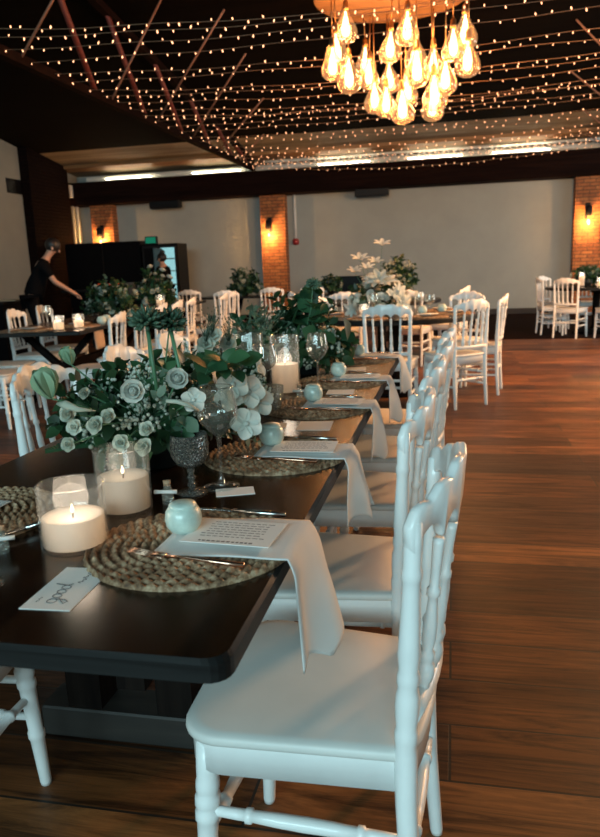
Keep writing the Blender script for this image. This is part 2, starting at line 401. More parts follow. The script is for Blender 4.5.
# ================================================================== THE ROOM
XL, XR, YF, YB = -9.2, 8.0, -9.0, 17.3
def roof_z(y): return 3.63+0.14*(YB-y)
struct('floor', MB().box(XL-0.1, XR+0.1, YF-0.1, YB+0.1, -0.1, 0), M_FLOOR)
struct('floor_back', MB().box(-1.2, XR, 11.75, YB-0.03, 0, 0.004), M_FLOOR_DARK)  # thin near-black maroon sheet over the far part of the floor
struct('wall_back', MB().box(XL-0.1, XR+0.1, YB, YB+0.15, 0, 4.2), M_PLASTER)
struct('wall_left', MB().box(XL-0.15, XL, YF, YB, 0, 7.5), M_PLASTER_L)
struct('wall_right', MB().box(XR, XR+0.15, YF, 8.6, 0, 7.5).box(XR, XR+0.15, 15.4, YB, 0, 7.5).box(XR, XR+0.15, 8.6, 15.4, 0, 0.9).box(XR, XR+0.15, 8.6, 15.4, 3.1, 7.5), M_PLASTER)
struct('wall_front', MB().box(XL, -6.1, YF-0.15, YF, 0, 7.5).box(3.1, XR, YF-0.15, YF, 0, 7.5).box(-6.1, 3.1, YF-0.15, YF, 0, 2.4).box(-6.1, 3.1, YF-0.15, YF, 5.6, 7.5), M_PLASTER)
wf = MB()
for x in (-6.1, -3.8, -1.5, 0.8, 3.04): wf.box(x, x+0.06, YF-0.1, YF-0.04, 2.4, 5.6)
for z in (2.4, 5.54): wf.box(-6.1, 3.1, YF-0.1, YF-0.04, z, z+0.06)
struct('window_1', wf, M_BLACK)
wf = MB()
for y in (8.6, 10.3, 12.0, 13.7, 15.34): wf.box(XR+0.04, XR+0.1, y, y+0.06, 0.9, 3.1)
for z in (0.9, 3.04): wf.box(XR+0.04, XR+0.1, 8.6, 15.4, z, z+0.06)
struct('added_side_window', wf, M_BLACK)  # out-of-view frame added around the fill light for the back wall
cl = MB()
cl.add([(XL, YF, roof_z(YF)), (XR, YF, roof_z(YF)), (XR, 15.3, roof_z(15.3)), (XL, 15.3, roof_z(15.3)),
        (XL, YF, roof_z(YF)+.1), (XR, YF, roof_z(YF)+.1), (XR, 15.3, roof_z(15.3)+.1), (XL, 15.3, roof_z(15.3)+.1)],
       [(0, 3, 2, 1), (4, 5, 6, 7), (0, 1, 5, 4), (2, 3, 7, 6), (1, 2, 6, 5), (3, 0, 4, 7)])
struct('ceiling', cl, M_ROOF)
cl = MB()
cl.add([(XL, 15.3, roof_z(15.3)), (XR, 15.3, roof_z(15.3)), (XR, YB, roof_z(YB)), (XL, YB, roof_z(YB)),
        (XL, 15.3, roof_z(15.3)+.1), (XR, 15.3, roof_z(15.3)+.1), (XR, YB, roof_z(YB)+.1), (XL, YB, roof_z(YB)+.1)],
       [(0, 3, 2, 1), (4, 5, 6, 7), (0, 1, 5, 4), (2, 3, 7, 6), (1, 2, 6, 5), (3, 0, 4, 7)])
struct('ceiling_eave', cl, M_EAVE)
struct('baseboard_back', MB().box(XL, XR, YB-0.03, YB, 0, 0.13), M_SKIRT)
struct('baseboard_left', MB().box(XL, XL+0.03, YF, YB-0.03, 0, 0.13), M_SKIRT)
# dark valance beam across the back wall, golden plate and pale steel girder above it
struct('trim_1', MB().box(XL, XR, 16.75, YB, 2.90, 3.43, 0.01), M_BEAM)
pm_ = MB(); ya, yb = 16.30, 16.62
pm_.add([(x, y, roof_z(y)-d) for d in (0.07, 0.0) for x, y in ((XL, ya), (XR, ya), (XR, yb), (XL, yb))], [(0, 3, 2, 1), (4, 5, 6, 7), (0, 1, 5, 4), (2, 3, 7, 6), (1, 2, 6, 5), (3, 0, 4, 7)])
struct('trim_2', pm_, M_PLATE)
gm = MB()
gm.tube([(-8.75, 16.98, 3.50), (7.9, 16.98, 3.50)], 0.07, 12)
gm.tube([(-4.3, 16.98, 3.64), (7.9, 16.98, 3.64)], 0.03, 8)
for i in range(46):
    x = -4.2+i*0.26
    gm.tube([(x, 16.98, 3.53), (x+0.13, 16.98, 3.64)], 0.012, 5); gm.tube([(x+0.13, 16.98, 3.64), (x+0.26, 16.98, 3.53)], 0.012, 5)
struct('trim_3', gm, M_STEEL_W)
# brick pillars on the back wall, dark brick pier on the left wall
for x0, x1 in ((-4.45, -3.85), (2.57, 3.20), (-8.78, -8.2)):
    struct('wall_pillar', MB().box(x0, x1, 17.02, YB, 0, 2.9), M_BRICK)
struct('wall_pier', MB().box(XL, XL+0.22, 14.8, 16.45, 0, 4.0), M_BRICK_D)
# led battens lying on the beam, washing the eave
for i, x in enumerate((-7.6, -5.4, -2.4, -0.4, 1.4)):
    t = thing('led_batten', ['slim batten light on the beam near the left wall', 'slim batten light on the beam left of the left roof truss',
              'slim batten light on the beam right of the left brick pillar', 'slim batten light on the beam behind the chandelier',
              'slim batten light on the beam toward the right brick pillar'][i], 'lamp', (x, 16.80, 3.43), 0, 'battens on the beam')
    put('housing', MB().box(-0.6, 0.6, -0.03, 0.03, 0, 0.03), M_STEEL_W, t, False)
    put('tube', MB().tube([(-0.58, 0, 0.042), (0.58, 0, 0.042)], 0.011, 8), M_TUBE, t)
# roof trusses running away from the camera
def truss(name, X, label, flip=1):
    t = thing(name, label, 'roof truss', (X, 0, 0), 0, 'roof trusses')
    put('bottom_chord', MB().box(-0.05, 0.05, YF, 16.8, 3.44, 3.54), M_BEAM, t, False)
    m = MB()
    a, b = (YF+0.1, roof_z(YF)-0.07), (16.7, roof_z(16.7)-0.07)
    m.add([(-.05, a[0], a[1]-.05), (.05, a[0], a[1]-.05), (.05, b[0], b[1]-.05), (-.05, b[0], b[1]-.05), (-.05, a[0], a[1]+.05), (.05, a[0], a[1]+.05), (.05, b[0], b[1]+.05), (-.05, b[0], b[1]+.05)],
          [(0, 3, 2, 1), (4, 5, 6, 7), (0, 1, 5, 4), (2, 3, 7, 6), (1, 2, 6, 5), (3, 0, 4, 7)])
    put('top_chord', m, M_BEAM, t, False)
    ys = [5.0, 7.1, 9.2, 10.75, 12.3, 13.8, 15.2, 16.4]
    for i, y in enumerate(ys):
        yn = y-1.05
        put('web_member', MB().tube([(0, y, 3.5), (0, yn, roof_z(yn)-0.08)], 0.038, 8), M_STEEL_R, t)
        # light tie rod from the chord node up to the roof
        dx = (0.85, 1.0, 0.8, 1.5, 1.4, 1.2, 0.7, 0.5)[i]*flip; dy = (-.2, .3, .1, -1.0, -1.2, -.9, -.4, -.3)[i]
        put('tie_rod', MB().tube([(0.03*flip, y+0.35, 3.5), (dx, y+0.35+dy, roof_z(y+0.35+dy)-0.01)], 0.014, 6), M_ROD, t)
    return t
truss('roof_truss', -4.5, 'dark steel roof truss hung with fairy lights on the left')
truss('roof_truss', 3.05, 'dark steel roof truss at the right end of the fairy lights', -1)
# black boxes under the beam
for x, lb in ((-6.75, 'black box unit under the beam left of the left brick pillar'), (-1.8, 'black box unit under the beam right of the left brick pillar')):
    t = thing('air_unit', lb, 'air unit', (x, 16.93, 2.72), 0, 'black units under the beam')
    put('housing', MB().box(-0.38, 0.38, -0.12, 0.10, 0.02, 0.18, 0.012), M_BLACK, t, False)
    put('grille', MB().box(-0.34, 0.34, -0.10, 0.08, 0.0, 0.02), M_BLACKG, t, False)
# wall lamps on the pillars
def sconce(x, y, z, label, e):
    t = thing('wall_lamp', label, 'wall lamp', (x, y, z), 0, 'wall lamps on the brick pillars')
    put('backplate', MB().box(-0.05, 0.05, -0.02, 0, 0.05, 0.38, 0.008), M_BLACK, t, False)
    put('arm', MB().tube([(0, -0.02, 0.30), (0, -0.10, 0.31), (0, -0.14, 0.28)], 0.014, 8), M_BLACK, t)
    put('holder', MB().stack([(0, -0.14, 0.10, 0.075), (0, -0.14, 0.29, 0.075), (0, -0.14, 0.31, 0.05), (0, -0.14, 0.33, 0.02)], 16), M_BLACK, t)
    b = put('bulb', MB().lathe([(0.014, 0.10), (0.018, 0.06), (0.04, 0.0), (0.045, -0.04), (0.03, -0.08), (0.0, -0.092)], 16, (0, -0.14, 0)), M_BULBGLASS, t)
    put('filament', MB().ball((0, -0.14, -0.02), 0.022, 8, 6, 1, 1, 1.9), M_FIL, b)
    p = point_light('wall_lamp_light', (x, y-0.14, z-0.02), e*10, (1.0, 0.53, 0.20), 0.03)
sconce(-4.22, 17.02, 2.02, 'black wall lamp glowing on the left brick pillar', 20)
sconce(2.83, 17.02, 1.98, 'black wall lamp glowing on the right brick pillar', 20)
sconce(-8.5, 17.02, 2.05, 'black wall lamp on the far corner brick pillar behind the cabinet', 20)
# alarm bell and conduit
t = thing('alarm_bell', 'red alarm bell at the foot of a pale conduit beside the left pillar', 'alarm bell', (-3.66, YB, 1.82))
put('conduit', MB().tube([(0, -0.05, 0.06), (0, -0.05, 1.08)], 0.03, 8), M_STEEL_W, t)
put('bell', MB().stack([(0, -0.06, -0.07, 0.03), (0, -0.06, -0.05, 0.075), (0, -0.06, 0.04, 0.08), (0, -0.06, 0.08, 0.05)], 16), M_RED, t)
put('bracket', MB().box(-0.03, 0.03, -0.05, 0, -0.05, 0.05), M_BLACK, t, False)
# left wall: vent, white control box and pipes near the corner
t = thing('wall_vent', 'dark slatted vent high on the left wall', 'vent', (XL, 14.56, 3.16))
put('frame', MB().box(0, 0.03, -0.32, 0.2, -0.16, 0.14, 0.006), M_BLACK, t, False)
m = MB()
for i in range(6): m.box(0.03, 0.04, -0.29, 0.17, -0.13+i*0.043, -0.115+i*0.043)
put('slats', m, M_BLACKG, t, False)
t = thing('control_box', 'small white control box high in the left corner above the lamp', 'control box', (XL, 16.85, 3.22))
put('housing', MB().box(0, 0.16, -0.22, 0.12, -0.14, 0.16, 0.015), M_STEEL_W, t, False)
put('switch', MB().box(0.16, 0.185, -0.08, -0.02, -0.03, 0.03), M_BLACK, t, False)
put('pipe', MB().tube([(0.05, 0.0, -0.14), (0.05, 0.0, -3.2)], 0.03, 8), M_STEEL_W, t)
put('pipe', MB().tube([(0.05, 0.22, 0.25), (0.05, 0.22, -3.2)], 0.035, 8), M_STEEL_W, t)

# ================================================================== CHAIRS
def back_y(z): return -0.185-0.018*max(0, (z-0.45)/0.45)
def bow(x, z):                                        # the back curves round the sitter, more so towards the top
    return -lerp(0.024, 0.058, min(1, max(0, (z-0.5)/0.38)))*(1-(x/0.19)**2)
def chair_parts():
    P = []
    # seat pad
    def outline(k=1.0):
        pts = []
        fwid, rwid, yf, yr, r = 0.215*k, 0.188*k, 0.215*k, -0.195*k, 0.075*k
        for i in range(7):
            a = radians(90*i/6); pts.append((fwid-r+r*cos(a), yf-r+r*sin(a)))
        pts.append((0, yf+0.012*k))
        for i in range(7):
            a = radians(90+90*i/6); pts.append((-fwid+r+r*cos(a), yf-r+r*sin(a)))
        rr = 0.02*k
        for i in range(4):
            a = radians(180+90*i/3); pts.append((-rwid+rr+rr*cos(a), yr+rr+rr*sin(a)))
        for i in range(1, 8):
            x = lerp(-rwid+rr, rwid-rr, i/8); pts.append((x, yr-0.024*k*(1-(x/rwid)**2)))
        for i in range(4):
            a = radians(270+90*i/3); pts.append((rwid-rr+rr*cos(a), yr+rr+rr*sin(a)))
        return pts
    n = len(outline()); vs = []; fs = []
    for k, z in ((0.97, 0.444), (0.997, 0.447), (1.0, 0.453), (0.995, 0.459), (0.975, 0.464), (0.90, 0.4665), (0.6, 0.469), (0.25, 0.470)):
        vs += [(x, y, z) for x, y in outline(k)]
    L = 8
    for q in range(L-1):
        for i in range(n): fs.append((q*n+i, q*n+(i+1) % n, (q+1)*n+(i+1) % n, (q+1)*n+i))
    fs.append(tuple(reversed(range(n)))); fs.append(tuple(range((L-1)*n, L*n)))
    P.append(('seat', MB().add(vs, fs), M_SEAT))
    a = MB()
    o1, o2 = outline(0.955), outline(0.86)
    vs = [(x, y, z) for z in (0.385, 0.4445) for x, y in o1]+[(x, y, z) for z in (0.385, 0.4445) for x, y in o2]; fs = []
    for i in range(n):
        j = (i+1) % n
        fs += [(i, j, n+j, n+i), (2*n+j, 2*n+i, 3*n+i, 3*n+j), (j, i, 2*n+i, 2*n+j)]
    P.append(('seat_frame', a.add(vs, fs), M_WHITE))
    # legs
    for s in (-1, 1):
        x, y = 0.178*s, 0.165
        R = []
        for z, r in ((0, .0125), (.01, .014), (.10, .0165), (.13, .0175), (.135, .0205), (.15, .0205), (.155, .0175), (.24, .019), (.27, .02), (.275, .023), (.29, .023), (.295, .019), (.305, .0235), (.32, .0235), (.327, .019), (.335, .022), (.35, .022), (.356, .02), (.375, .021), (.43, .021)):
            k = (0.43-z)/0.43; R.append((x+0.012*s*k, y+0.022*k, z, r))
        P.append(('leg', MB().stack(R, 14), M_WHITE))
        R = []
        for z, r in ((0, .0125), (.01, .014), (.2, .0165), (.36, .0185), (.46, .0195), (.475, .0175), (.485, .0195), (.50, .0195), (.507, .0172), (.53, .0195), (.55, .0202), (.567, .0195), (.582, .0162), (.590, .0185), (.604, .0185), (.612, .016), (.64, .0185), (.66, .0175), (.75, .0145), (.765, .0145), (.77, .0165), (.782, .0165), (.788, .0145), (.82, .015), (.862, .0135)):
            k = max(0, (0.45-z)/0.45); yy = back_y(z)-0.022*k*k
            R.append((0.176*s+0.012*s*max(0, (z-0.45)/0.45)+0.004*s*k, yy, z, r))
        P.append(('leg', MB().stack(R, 14), M_WHITE))
    # crest rail
    top = [(0, .922), (.10, .925), (.24, .930), (.34, .925), (.41, .914), (.47, .907), (.55, .910), (.64, .907), (.71, .897), (.77, .887), (.86, .889), (.94, .883), (1.0, .860)]
    def topz(t):
        for (a1, z1), (a2, z2) in zip(top, top[1:]):
            if a1 <= t <= a2: return lerp(z1, z2, (t-a1)/(a2-a1))
        return .848
    sp = [-0.190, -0.112, -0.0375, 0.0375, 0.112, 0.190]
    def botz(x):
        for a1, a2 in zip(sp, sp[1:]):
            if a1 <= x <= a2:
                u = (x-a1)/(a2-a1); return 0.800+0.046*sqrt(max(0, 1-(2*u-1)**2))
        return 0.80
    m = MB(); rows = []
    N = 84
    for i in range(N+1):
        x = lerp(-0.202, 0.202, i/N); zt = topz(abs(x)/0.202); zb = botz(x)
        if abs(x) > 0.19: zb = lerp(0.80, 0.83, (abs(x)-0.19)/0.012)
        if zb > zt-0.015: zb = zt-0.015
        e = 0.004; th = 0.009; sl = 0.058*2*x/0.19**2; nl = sqrt(1+sl*sl); nx_, ny_ = -sl/nl, 1/nl
        sec = [(-th, zb+e), (-th+e, zb), (th-e, zb), (th, zb+e), (th, zt-e), (th-e, zt), (-th+e, zt), (-th, zt-e)]
        rows.append([(x+nx_*y, back_y(z)+bow(x, z)+ny_*y, z) for y, z in sec])
    vs = sum(rows, []); fs = [tuple(range(8)), tuple(reversed(range(N*8, N*8+8)))]
    for i in range(N):
        for k in range(8): fs.append((i*8+(k+1) % 8, i*8+k, (i+1)*8+k, (i+1)*8+(k+1) % 8))
    P.append(('crest_rail', m.add(vs, fs), M_WHITE))
    m = MB()
    for s in (-1,):
        m.tube([(x, back_y(0.525)+bow(x, 0.525), 0.525) for x in [lerp(-0.178, 0.178, i/8) for i in range(9)]], [.017]*9, 8)
    P.append(('back_rail', m, M_WHITE))
    for x in sp[1:-1]:
        R = []
        for z, r in ((.525, .010), (.545, .0105), (.552, .014), (.566, .0165), (.58, .014), (.585, .010), (.592, .013), (.602, .013), (.608, .009), (.63, .0125), (.655, .0125), (.69, .009), (.705, .008), (.71, .012), (.72, .012), (.725, .0085), (.76, .0085), (.80, .010), (.81, .010)):
            k = (z-.525)/.285; xx = lerp(x*0.92, x, k)
            R.append((xx, back_y(z)+bow(xx, z), z, r))
        P.append(('spindle', MB().stack(R, 10), M_WHITE))
    # stretchers
    def st(a, b):
        a, b = Vector(a), Vector(b); pts = []; rs = []
        for t, r in ((0, .009), (.16, .0105), (.2, .0105), (.205, .014), (.235, .014), (.24, .0105), (.36, .0125), (.5, .0135), (.64, .0125), (.76, .0105), (.765, .014), (.795, .014), (.8, .0105), (.84, .0105), (1, .009)):
            pts.append(a.lerp(b, t)); rs.append(r)
        return MB().tube(pts, rs, 10)
    for s in (-1, 1): P.append(('stretcher', st((0.184*s, 0.174, 0.19), (0.178*s, -0.193, 0.19)), M_WHITE))
    for s in (-1, 1): P.append(('stretcher', st((0.182*s, 0.172, 0.29), (0.177*s, -0.188, 0.29)), M_WHITE))
    P.append(('stretcher', st((-0.182, 0.172, 0.245), (0.182, 0.172, 0.245)), M_WHITE))
    P.append(('stretcher', st((-0.176, -0.19, 0.245), (0.176, -0.19, 0.245)), M_WHITE))
    return [(nm, mb.mesh(nm, mt, True)) for nm, mb, mt in P]
CHAIR = chair_parts()
def chair(x, y, deg, label, group, parts=CHAIR):
    t = thing('spindle_back_chair', label, 'chair', (x, y, 0), radians(deg), group)
    for nm, me in parts: link(nm, me, t)
    return t
GR, GL = 'white chairs along the right of the long table', 'white chairs along the left of the long table'
chair(-0.245, 1.235, 86.5, 'white spindle-back chair nearest the camera, right of the long dark table', GR)
chair(-0.310, 1.80, 90.5, 'second white chair from the camera on the right side of the long table', GR)
chair(-0.287, 2.46, 89, 'third white chair from the camera on the right side of the long table', GR)
chair(-0.262, 3.05, 89, 'fourth white chair from the camera on the right side of the long table', GR)
chair(-0.250, 3.68, 88, 'farthest white chair on the right side of the long table', GR)
chair(-1.17, 1.21, -88, 'white chair cut off at bottom left with one leg under the table', GL)
chair(-1.275, 2.38, -94, 'white chair across the long table behind the big flower arrangement, left', GL)
chair(-1.25, 3.02, -90, 'white chair across the long table, hidden behind the near flowers', GL)
chair(-1.25, 3.62, -90, 'farthest white chair across the long table behind the candles', GL)
GC = 'chairs around the round table behind'
chair(-0.50, 6.03, -4, 'white chair back toward the camera straight behind the end of the long table', GC)
chair(0.02, 6.42, 43, 'white chair in the aisle turned toward the round table, nearer of the aisle pair', GC)
chair(0.24, 7.06, 82, 'white chair seen edge-on in the aisle, right of the round table', GC)
chair(0.05, 7.62, 152, 'white chair on the far right side of the round table facing the camera', GC)
chair(-1.22, 7.50, -122, 'white chair at the far left of the round table behind the white flowers', GC)
GB = 'chairs around the left background table'
for i, y in enumerate((5.72, 6.42, 7.12, 7.82, 8.52)):
    ang = 97.5
    chair(-2.98-0.132*(y-5.5), y, ang, ['nearest white chair on the right of the left background table', 'second white chair on the right of the left background table',
          'third white chair on the right of the left background table', 'fourth white chair on the right of the left background table', 'farthest white chair on the right of the left background table'][i], GB)
for i, (x, y) in enumerate(((-4.05, 5.98), (-4.18, 6.75), (-4.28, 7.45))):
    chair(x-0.02, y, -83, ['white chair at the left edge of the photo behind the candles table', 'white chair behind the wine glass of the left background table', 'white chair behind the twin candles, left of the dark foliage'][i], GB)
chair(-3.82, 5.42, -84, 'white chair with its seat pulled out in front of the left background table', GB)
GE = 'chairs at the far left tables'
for i, (x, y, a) in enumerate(((-3.33, 9.7, 97), (-3.42, 10.4, 97), (-3.50, 11.15, 8), (-2.98, 12.1, 3), (-2.35, 12.4, 3), (-4.45, 12.1, 5))):
    chair(x, y, a, ['white chair in the far row beyond the green globe flower heads, nearest of its table', 'white chair in the far row left of the one seen from behind', 'white chair seen from behind left of the left brick pillar',
          'white chair in front of the left brick pillar', 'white chair just right of the left brick pillar foot', 'white chair far back below the lit fridge'][i], GE)
GF = 'chairs at the table behind the white lilies'
for i, (x, y, a) in enumerate(((-1.30, 8.98, 6), (-0.50, 9.05, -12), (-1.9, 9.6, -60), (-0.05, 9.6, 75))):
    chair(x, y, a, ['white chair behind the round table, left of the white lilies', 'white chair behind the round table, under the dark foliage', 'white chair behind the round table at far left', 'upright white chair side-on beyond the wine glasses'][i], GF)
GD = 'chairs at the far right table'
for i, (x, y, a) in enumerate(((1.80, 11.95, -30), (1.60, 12.55, -84), (2.36, 11.62, 12), (2.35, 13.55, 176), (1.72, 13.3, -130), (3.0, 13.0, 110))):
    chair(x, y, a, ['white chair seen from behind at the far right table, fully in view', 'white chair side-on at the left of the far right table', 'white chair cut by the right edge of the photo', 'white chair on the far side of the right table under the lamp',
          'white chair behind the left pair at the far right table', 'white chair on the right side of the far right table'][i], GD)

# ================================================================== TABLES
def trestle_table(loc, rz, w, l, label, group=None, style='x'):
    t = thing('trestle_table', label, 'table', loc, rz, group)
    r = 0.032; o = []
    hw, hl = w/2, l/2
    for cx, cy, a0 in ((hw-r, hl-r, 0), (-hw+r, hl-r, 90), (-hw+r, -hl+r, 180), (hw-r, -hl+r, 270)):
        for i in range(6): a = radians(a0+18*i); o.append((cx+r*cos(a), cy+r*sin(a)))
    m = MB(); n = len(o); vs = []; fs = []
    L = ((0.985, 0.722), (1.0, 0.728), (1.0, 0.753), (0.993, 0.760))
    # inset as an absolute margin so the chamfer stays even along the length
    def loop(k, z):
        d = (1-k)*0.8
        return [(x-math.copysign(d, x), y-math.copysign(d, y), z) for x, y in o]
    for k, z in L: vs += loop(k, z)
    for q in range(3):
        m.mi = 0
        for i in range(n): fs.append((q*n+i, q*n+(i+1) % n, (q+1)*n+(i+1) % n, (q+1)*n+i))
    m.mi = 1; m.add(vs, fs); k = len(m.v)-n*4
    m.f.append(tuple(reversed(range(n)))); m.m.append(1)
    m.f.append(tuple(range(3*n, 4*n))); m.m.append(0)
    put('tabletop', m, [M_TABLE, M_TABLE_EDGE], t, False)
    for s in (-1, 1):
        y = s*(hl-0.62) if style == 'x' else s*(hl-0.86)
        if style == 'x':
            for q in (-1, 1):
                mm = MB(); a, b = Vector((-q*hw*0.8, y, 0.0)), Vector((q*hw*0.8, y, 0.72)); d = Vector((0.04, 0, 0))
                yy = 0.035; off = 0.0 if q > 0 else 0.001
                vs = [a-d-Vector((0, yy+off, 0)), a+d-Vector((0, yy+off, 0)), b+d-Vector((0, yy+off, 0)), b-d-Vector((0, yy+off, 0)), a-d+Vector((0, yy+off, 0)), a+d+Vector((0, yy+off, 0)), b+d+Vector((0, yy+off, 0)), b-d+Vector((0, yy+off, 0))]
                put('leg', mm.add(vs, [(0, 1, 2, 3), (7, 6, 5, 4), (0, 4, 5, 1), (2, 6, 7, 3), (1, 5, 6, 2), (0, 3, 7, 4)]), M_TABLE_SIDE, t, False)
        else:
            put('leg', MB().box(-0.30, -0.20, y-0.05, y+0.05, 0.09, 0.722), M_TABLE_SIDE, t, False)
            put('leg', MB().box(-0.04, 0.06, y-0.05, y+0.05, 0.09, 0.722), M_TABLE_SIDE, t, False)
            put('foot', MB().box(-0.38, 0.08, y-0.06, y+0.06, 0.0, 0.09, 0.006), M_TABLE_FOOT, t, False)
            put('crossbar', MB().box(-0.36, 0.36, y-0.05, y+0.05, 0.63, 0.722), M_TABLE_SIDE, t, False)
    put('stretcher', MB().box(-0.035, 0.035, -(hl-0.6), hl-0.6, 0.30, 0.40), M_TABLE_SIDE, t, False)
    return t
M_TABLE_FOOT = wood_mat('worn_foot_wood', (0.008, 0.006, 0.005), (0.024, 0.020, 0.016), 0.6, 0, 1.0)
def round_table(loc, r, label, group=None):
    t = thing('round_table', label, 'table', loc, 0, group)
    m = MB(); m.mi = 1
    m.stack2([(0, 0, 0.712, r-0.012), (0, 0, 0.72, r), (0, 0, 0.75, r), (0, 0, 0.76, r-0.006)], 56, True, False)
    m.mi = 0; m.f.append(tuple(range(len(m.v)-56, len(m.v)))); m.m.append(0)
    put('tabletop', m, [M_TABLE, M_TABLE_EDGE], t, False)
    put('pedestal', MB().stack([(0, 0, 0.06, 0.10), (0, 0, 0.12, 0.06), (0, 0, 0.64, 0.06), (0, 0, 0.712, 0.14)], 20), M_TABLE_SIDE, t)
    put('base', MB().stack([(0, 0, 0, 0.34), (0, 0, 0.035, 0.34), (0, 0, 0.07, 0.12)], 28), M_TABLE_SIDE, t, False)
    return t
TX0, TX1, TY0, TY1 = -1.170, -0.276, 0.782, 3.965
trestle_table(((TX0+TX1)/2, (TY0+TY1)/2, 0), 0, TX1-TX0, TY1-TY0, 'long dark wooden table in the foreground laid for a meal', None, 'foot')
trestle_table((-3.87, 7.33, 0), radians(7.5), 0.92, 3.15, 'dark trestle table with crossed legs in the left background', 'left background tables')
trestle_table((-4.32, 10.4, 0), radians(7.5), 0.92, 2.2, 'dark table in the far left with white flowers below the fridge', 'left background tables')
trestle_table((-2.85, 13.0, 0), radians(90), 0.92, 3.4, 'dark table along the back in front of the left brick pillar', 'left background tables')
round_table((-0.55, 7.05, 0), 0.8, 'round dark table with white lilies behind the long table', 'round tables')
round_table((-0.95, 9.95, 0), 0.8, 'round dark table farther back behind the white lilies', 'round tables')
round_table((2.3, 12.65, 0), 0.8, 'round dark table at far right by the brick pillar', 'round tables')

# ================================================================== PLACE SETTINGS
TZ = 0.760
def placemat_mesh():
    m = MB(); NR, NA = 60, 190; R = 0.188; rows = []
    for i in range(NR+1):
        r = lerp(0.004, R, i/NR); row = []
        ring = r/R*11.0
        for k in range(NA):
            a = 2*pi*k/NA
            rr = ring+a/(2*pi)                      # spiral braid
            ph = rr % 1.0
            nb = max(5, int(4.7*(int(rr)+0.5)))
            s1 = sin(pi*ph)
            br = sqrt(0.5+0.5*sin(a*nb+(pi if int(rr) % 2 else 0)+ph*3.2))
            z = 0.001+0.0035*s1+0.008*s1*br
            edge = 1.0+ (0.010*sin(a*44) if i == NR else 0)
            row.append((r*edge*cos(a), r*edge*sin(a), z if i < NR else 0.001))
        rows.append(row+[row[0]])
    n = NA; vs = []; fs = []
    for row in rows: vs += row[:-1]
    for i in range(NR):
        for k in range(n): fs.append((i*n+k, i*n+(k+1) % n, (i+1)*n+(k+1) % n, (i+1)*n+k))
    fs = [tuple(reversed(f)) for f in fs]
    b = len(vs); vs += [(R*cos(2*pi*k/n), R*sin(2*pi*k/n), 0.0) for k in range(n)]
    for k in range(n): fs.append((NR*n+k, b+k, b+(k+1) % n, NR*n+(k+1) % n))
    fs.append(tuple(b+k for k in reversed(range(n))))
    return m.add(vs, fs).mesh('placemat', M_STRAW)
ME_MAT = placemat_mesh()
def napkin_mesh(seed, x0, x1, drop, w0, flare):
    rnd = random.Random(seed); m = MB(); rows = []
    NV = 26; ph = rnd.uniform(0, 6); Ld = drop
    NU1, NU2 = 14, 22; sk = rnd.uniform(-0.01, 0.03)
    for u in range(NU1+NU2+1):
        row = []
        for v in range(NV+1):
            t = v/NV-0.5
            if u <= NU1:
                k = u/NU1; x = lerp(x0, x1, k); y = t*w0+0.012*k*sin(t*5+ph)
                z = 0.0150+0.001*sin(k*9+t*6+ph)
            else:
                k = (u-NU1)/NU2
                tip = 1.0-0.14*abs(sin((t+0.5)*pi*1.55+0.4))
                d = Ld*k*tip
                wv = sin(t*9+ph+k*0.6)*0.45+sin(t*4.5+1.3*ph)*0.35
                nar = 1-0.06*k**0.7
                arc = min(1.0, k*5)
                x = x1+0.012*sin(arc*pi/2)+flare*k**1.2+0.05*t*k+0.020*wv*min(1, k*1.6)
                y = t*w0*nar+sk*k+0.012*sin(t*5+ph)
                z = 0.0150-d
            row.append((x, y, z))
        rows.append(row)
    return m.grid(rows).mesh('napkin', M_LINEN)
def cup_meshes():
    body = MB().lathe([(0.020, 0), (0.027, 0.003), (0.036, 0.016), (0.0385, 0.030), (0.036, 0.045), (0.031, 0.053), (0.0285, 0.055)], 28).mesh('body', M_CELADON)
    lid = MB().lathe([(0.0285, 0.055), (0.029, 0.058), (0.026, 0.0625), (0.014, 0.0655), (0.0, 0.066)], 28, cap0=False).mesh('lid', M_CELADON)
    return body, lid
ME_CUP = cup_meshes()
def cutlery():
    f = MB(); h = MB()
    pts = [(-0.02, 0, 0.003), (0.02, 0, 0.006), (0.06, 0, 0.004), (0.125, 0, 0.003)]
    h.tube(pts, [0.003, 0.0028, 0.0038, 0.0048], 8)
    f.box(-0.045, -0.02, -0.010, 0.010, 0.003, 0.0055, 0.001)
    for y in (-0.0085, -0.003, 0.003, 0.0085): f.tube([(-0.044, y, 0.0045), (-0.075, y*0.95, 0.008), (-0.092, y*0.9, 0.007)], [0.0018, 0.0016, 0.0008], 6)
    k = MB(); kb = MB()
    k.tube([(0.0, 0, 0.004), (0.06, 0, 0.004), (0.11, 0, 0.004)], [0.0045, 0.006, 0.005], 8)
    n = 10; vs = []
    for i in range(n+1):
        x = -0.115*i/n; w = 0.009*(1-(i/n)**3.0)+0.0015
        vs += [(x, -0.004, 0.0025), (x, w-0.002, 0.003), (x, w-0.002, 0.0045), (x, -0.004, 0.0055)]
    fs = []
    for i in range(n):
        for q in range(4): fs.append((i*4+q, i*4+(q+1) % 4, (i+1)*4+(q+1) % 4, (i+1)*4+q))
    fs += [(0, 3, 2, 1), (n*4, n*4+1, n*4+2, n*4+3)]
    kb.add(vs, fs)
    return h.mesh('handle', M_COPPER), f.mesh('tines', M_COPPER), k.mesh('handle', M_SILVER), kb.mesh('blade', M_SILVER)
ME_CUT = cutlery()
def fork(loc, rz, label):
    t = thing('fork', label, 'fork', loc, rz, 'forks'); link('handle', ME_CUT[0], t); link('tines', ME_CUT[1], t)
def knife(loc, rz, label):
    t = thing('knife', label, 'knife', loc, rz, 'knives'); link('handle', ME_CUT[2], t); link('blade', ME_CUT[3], t)
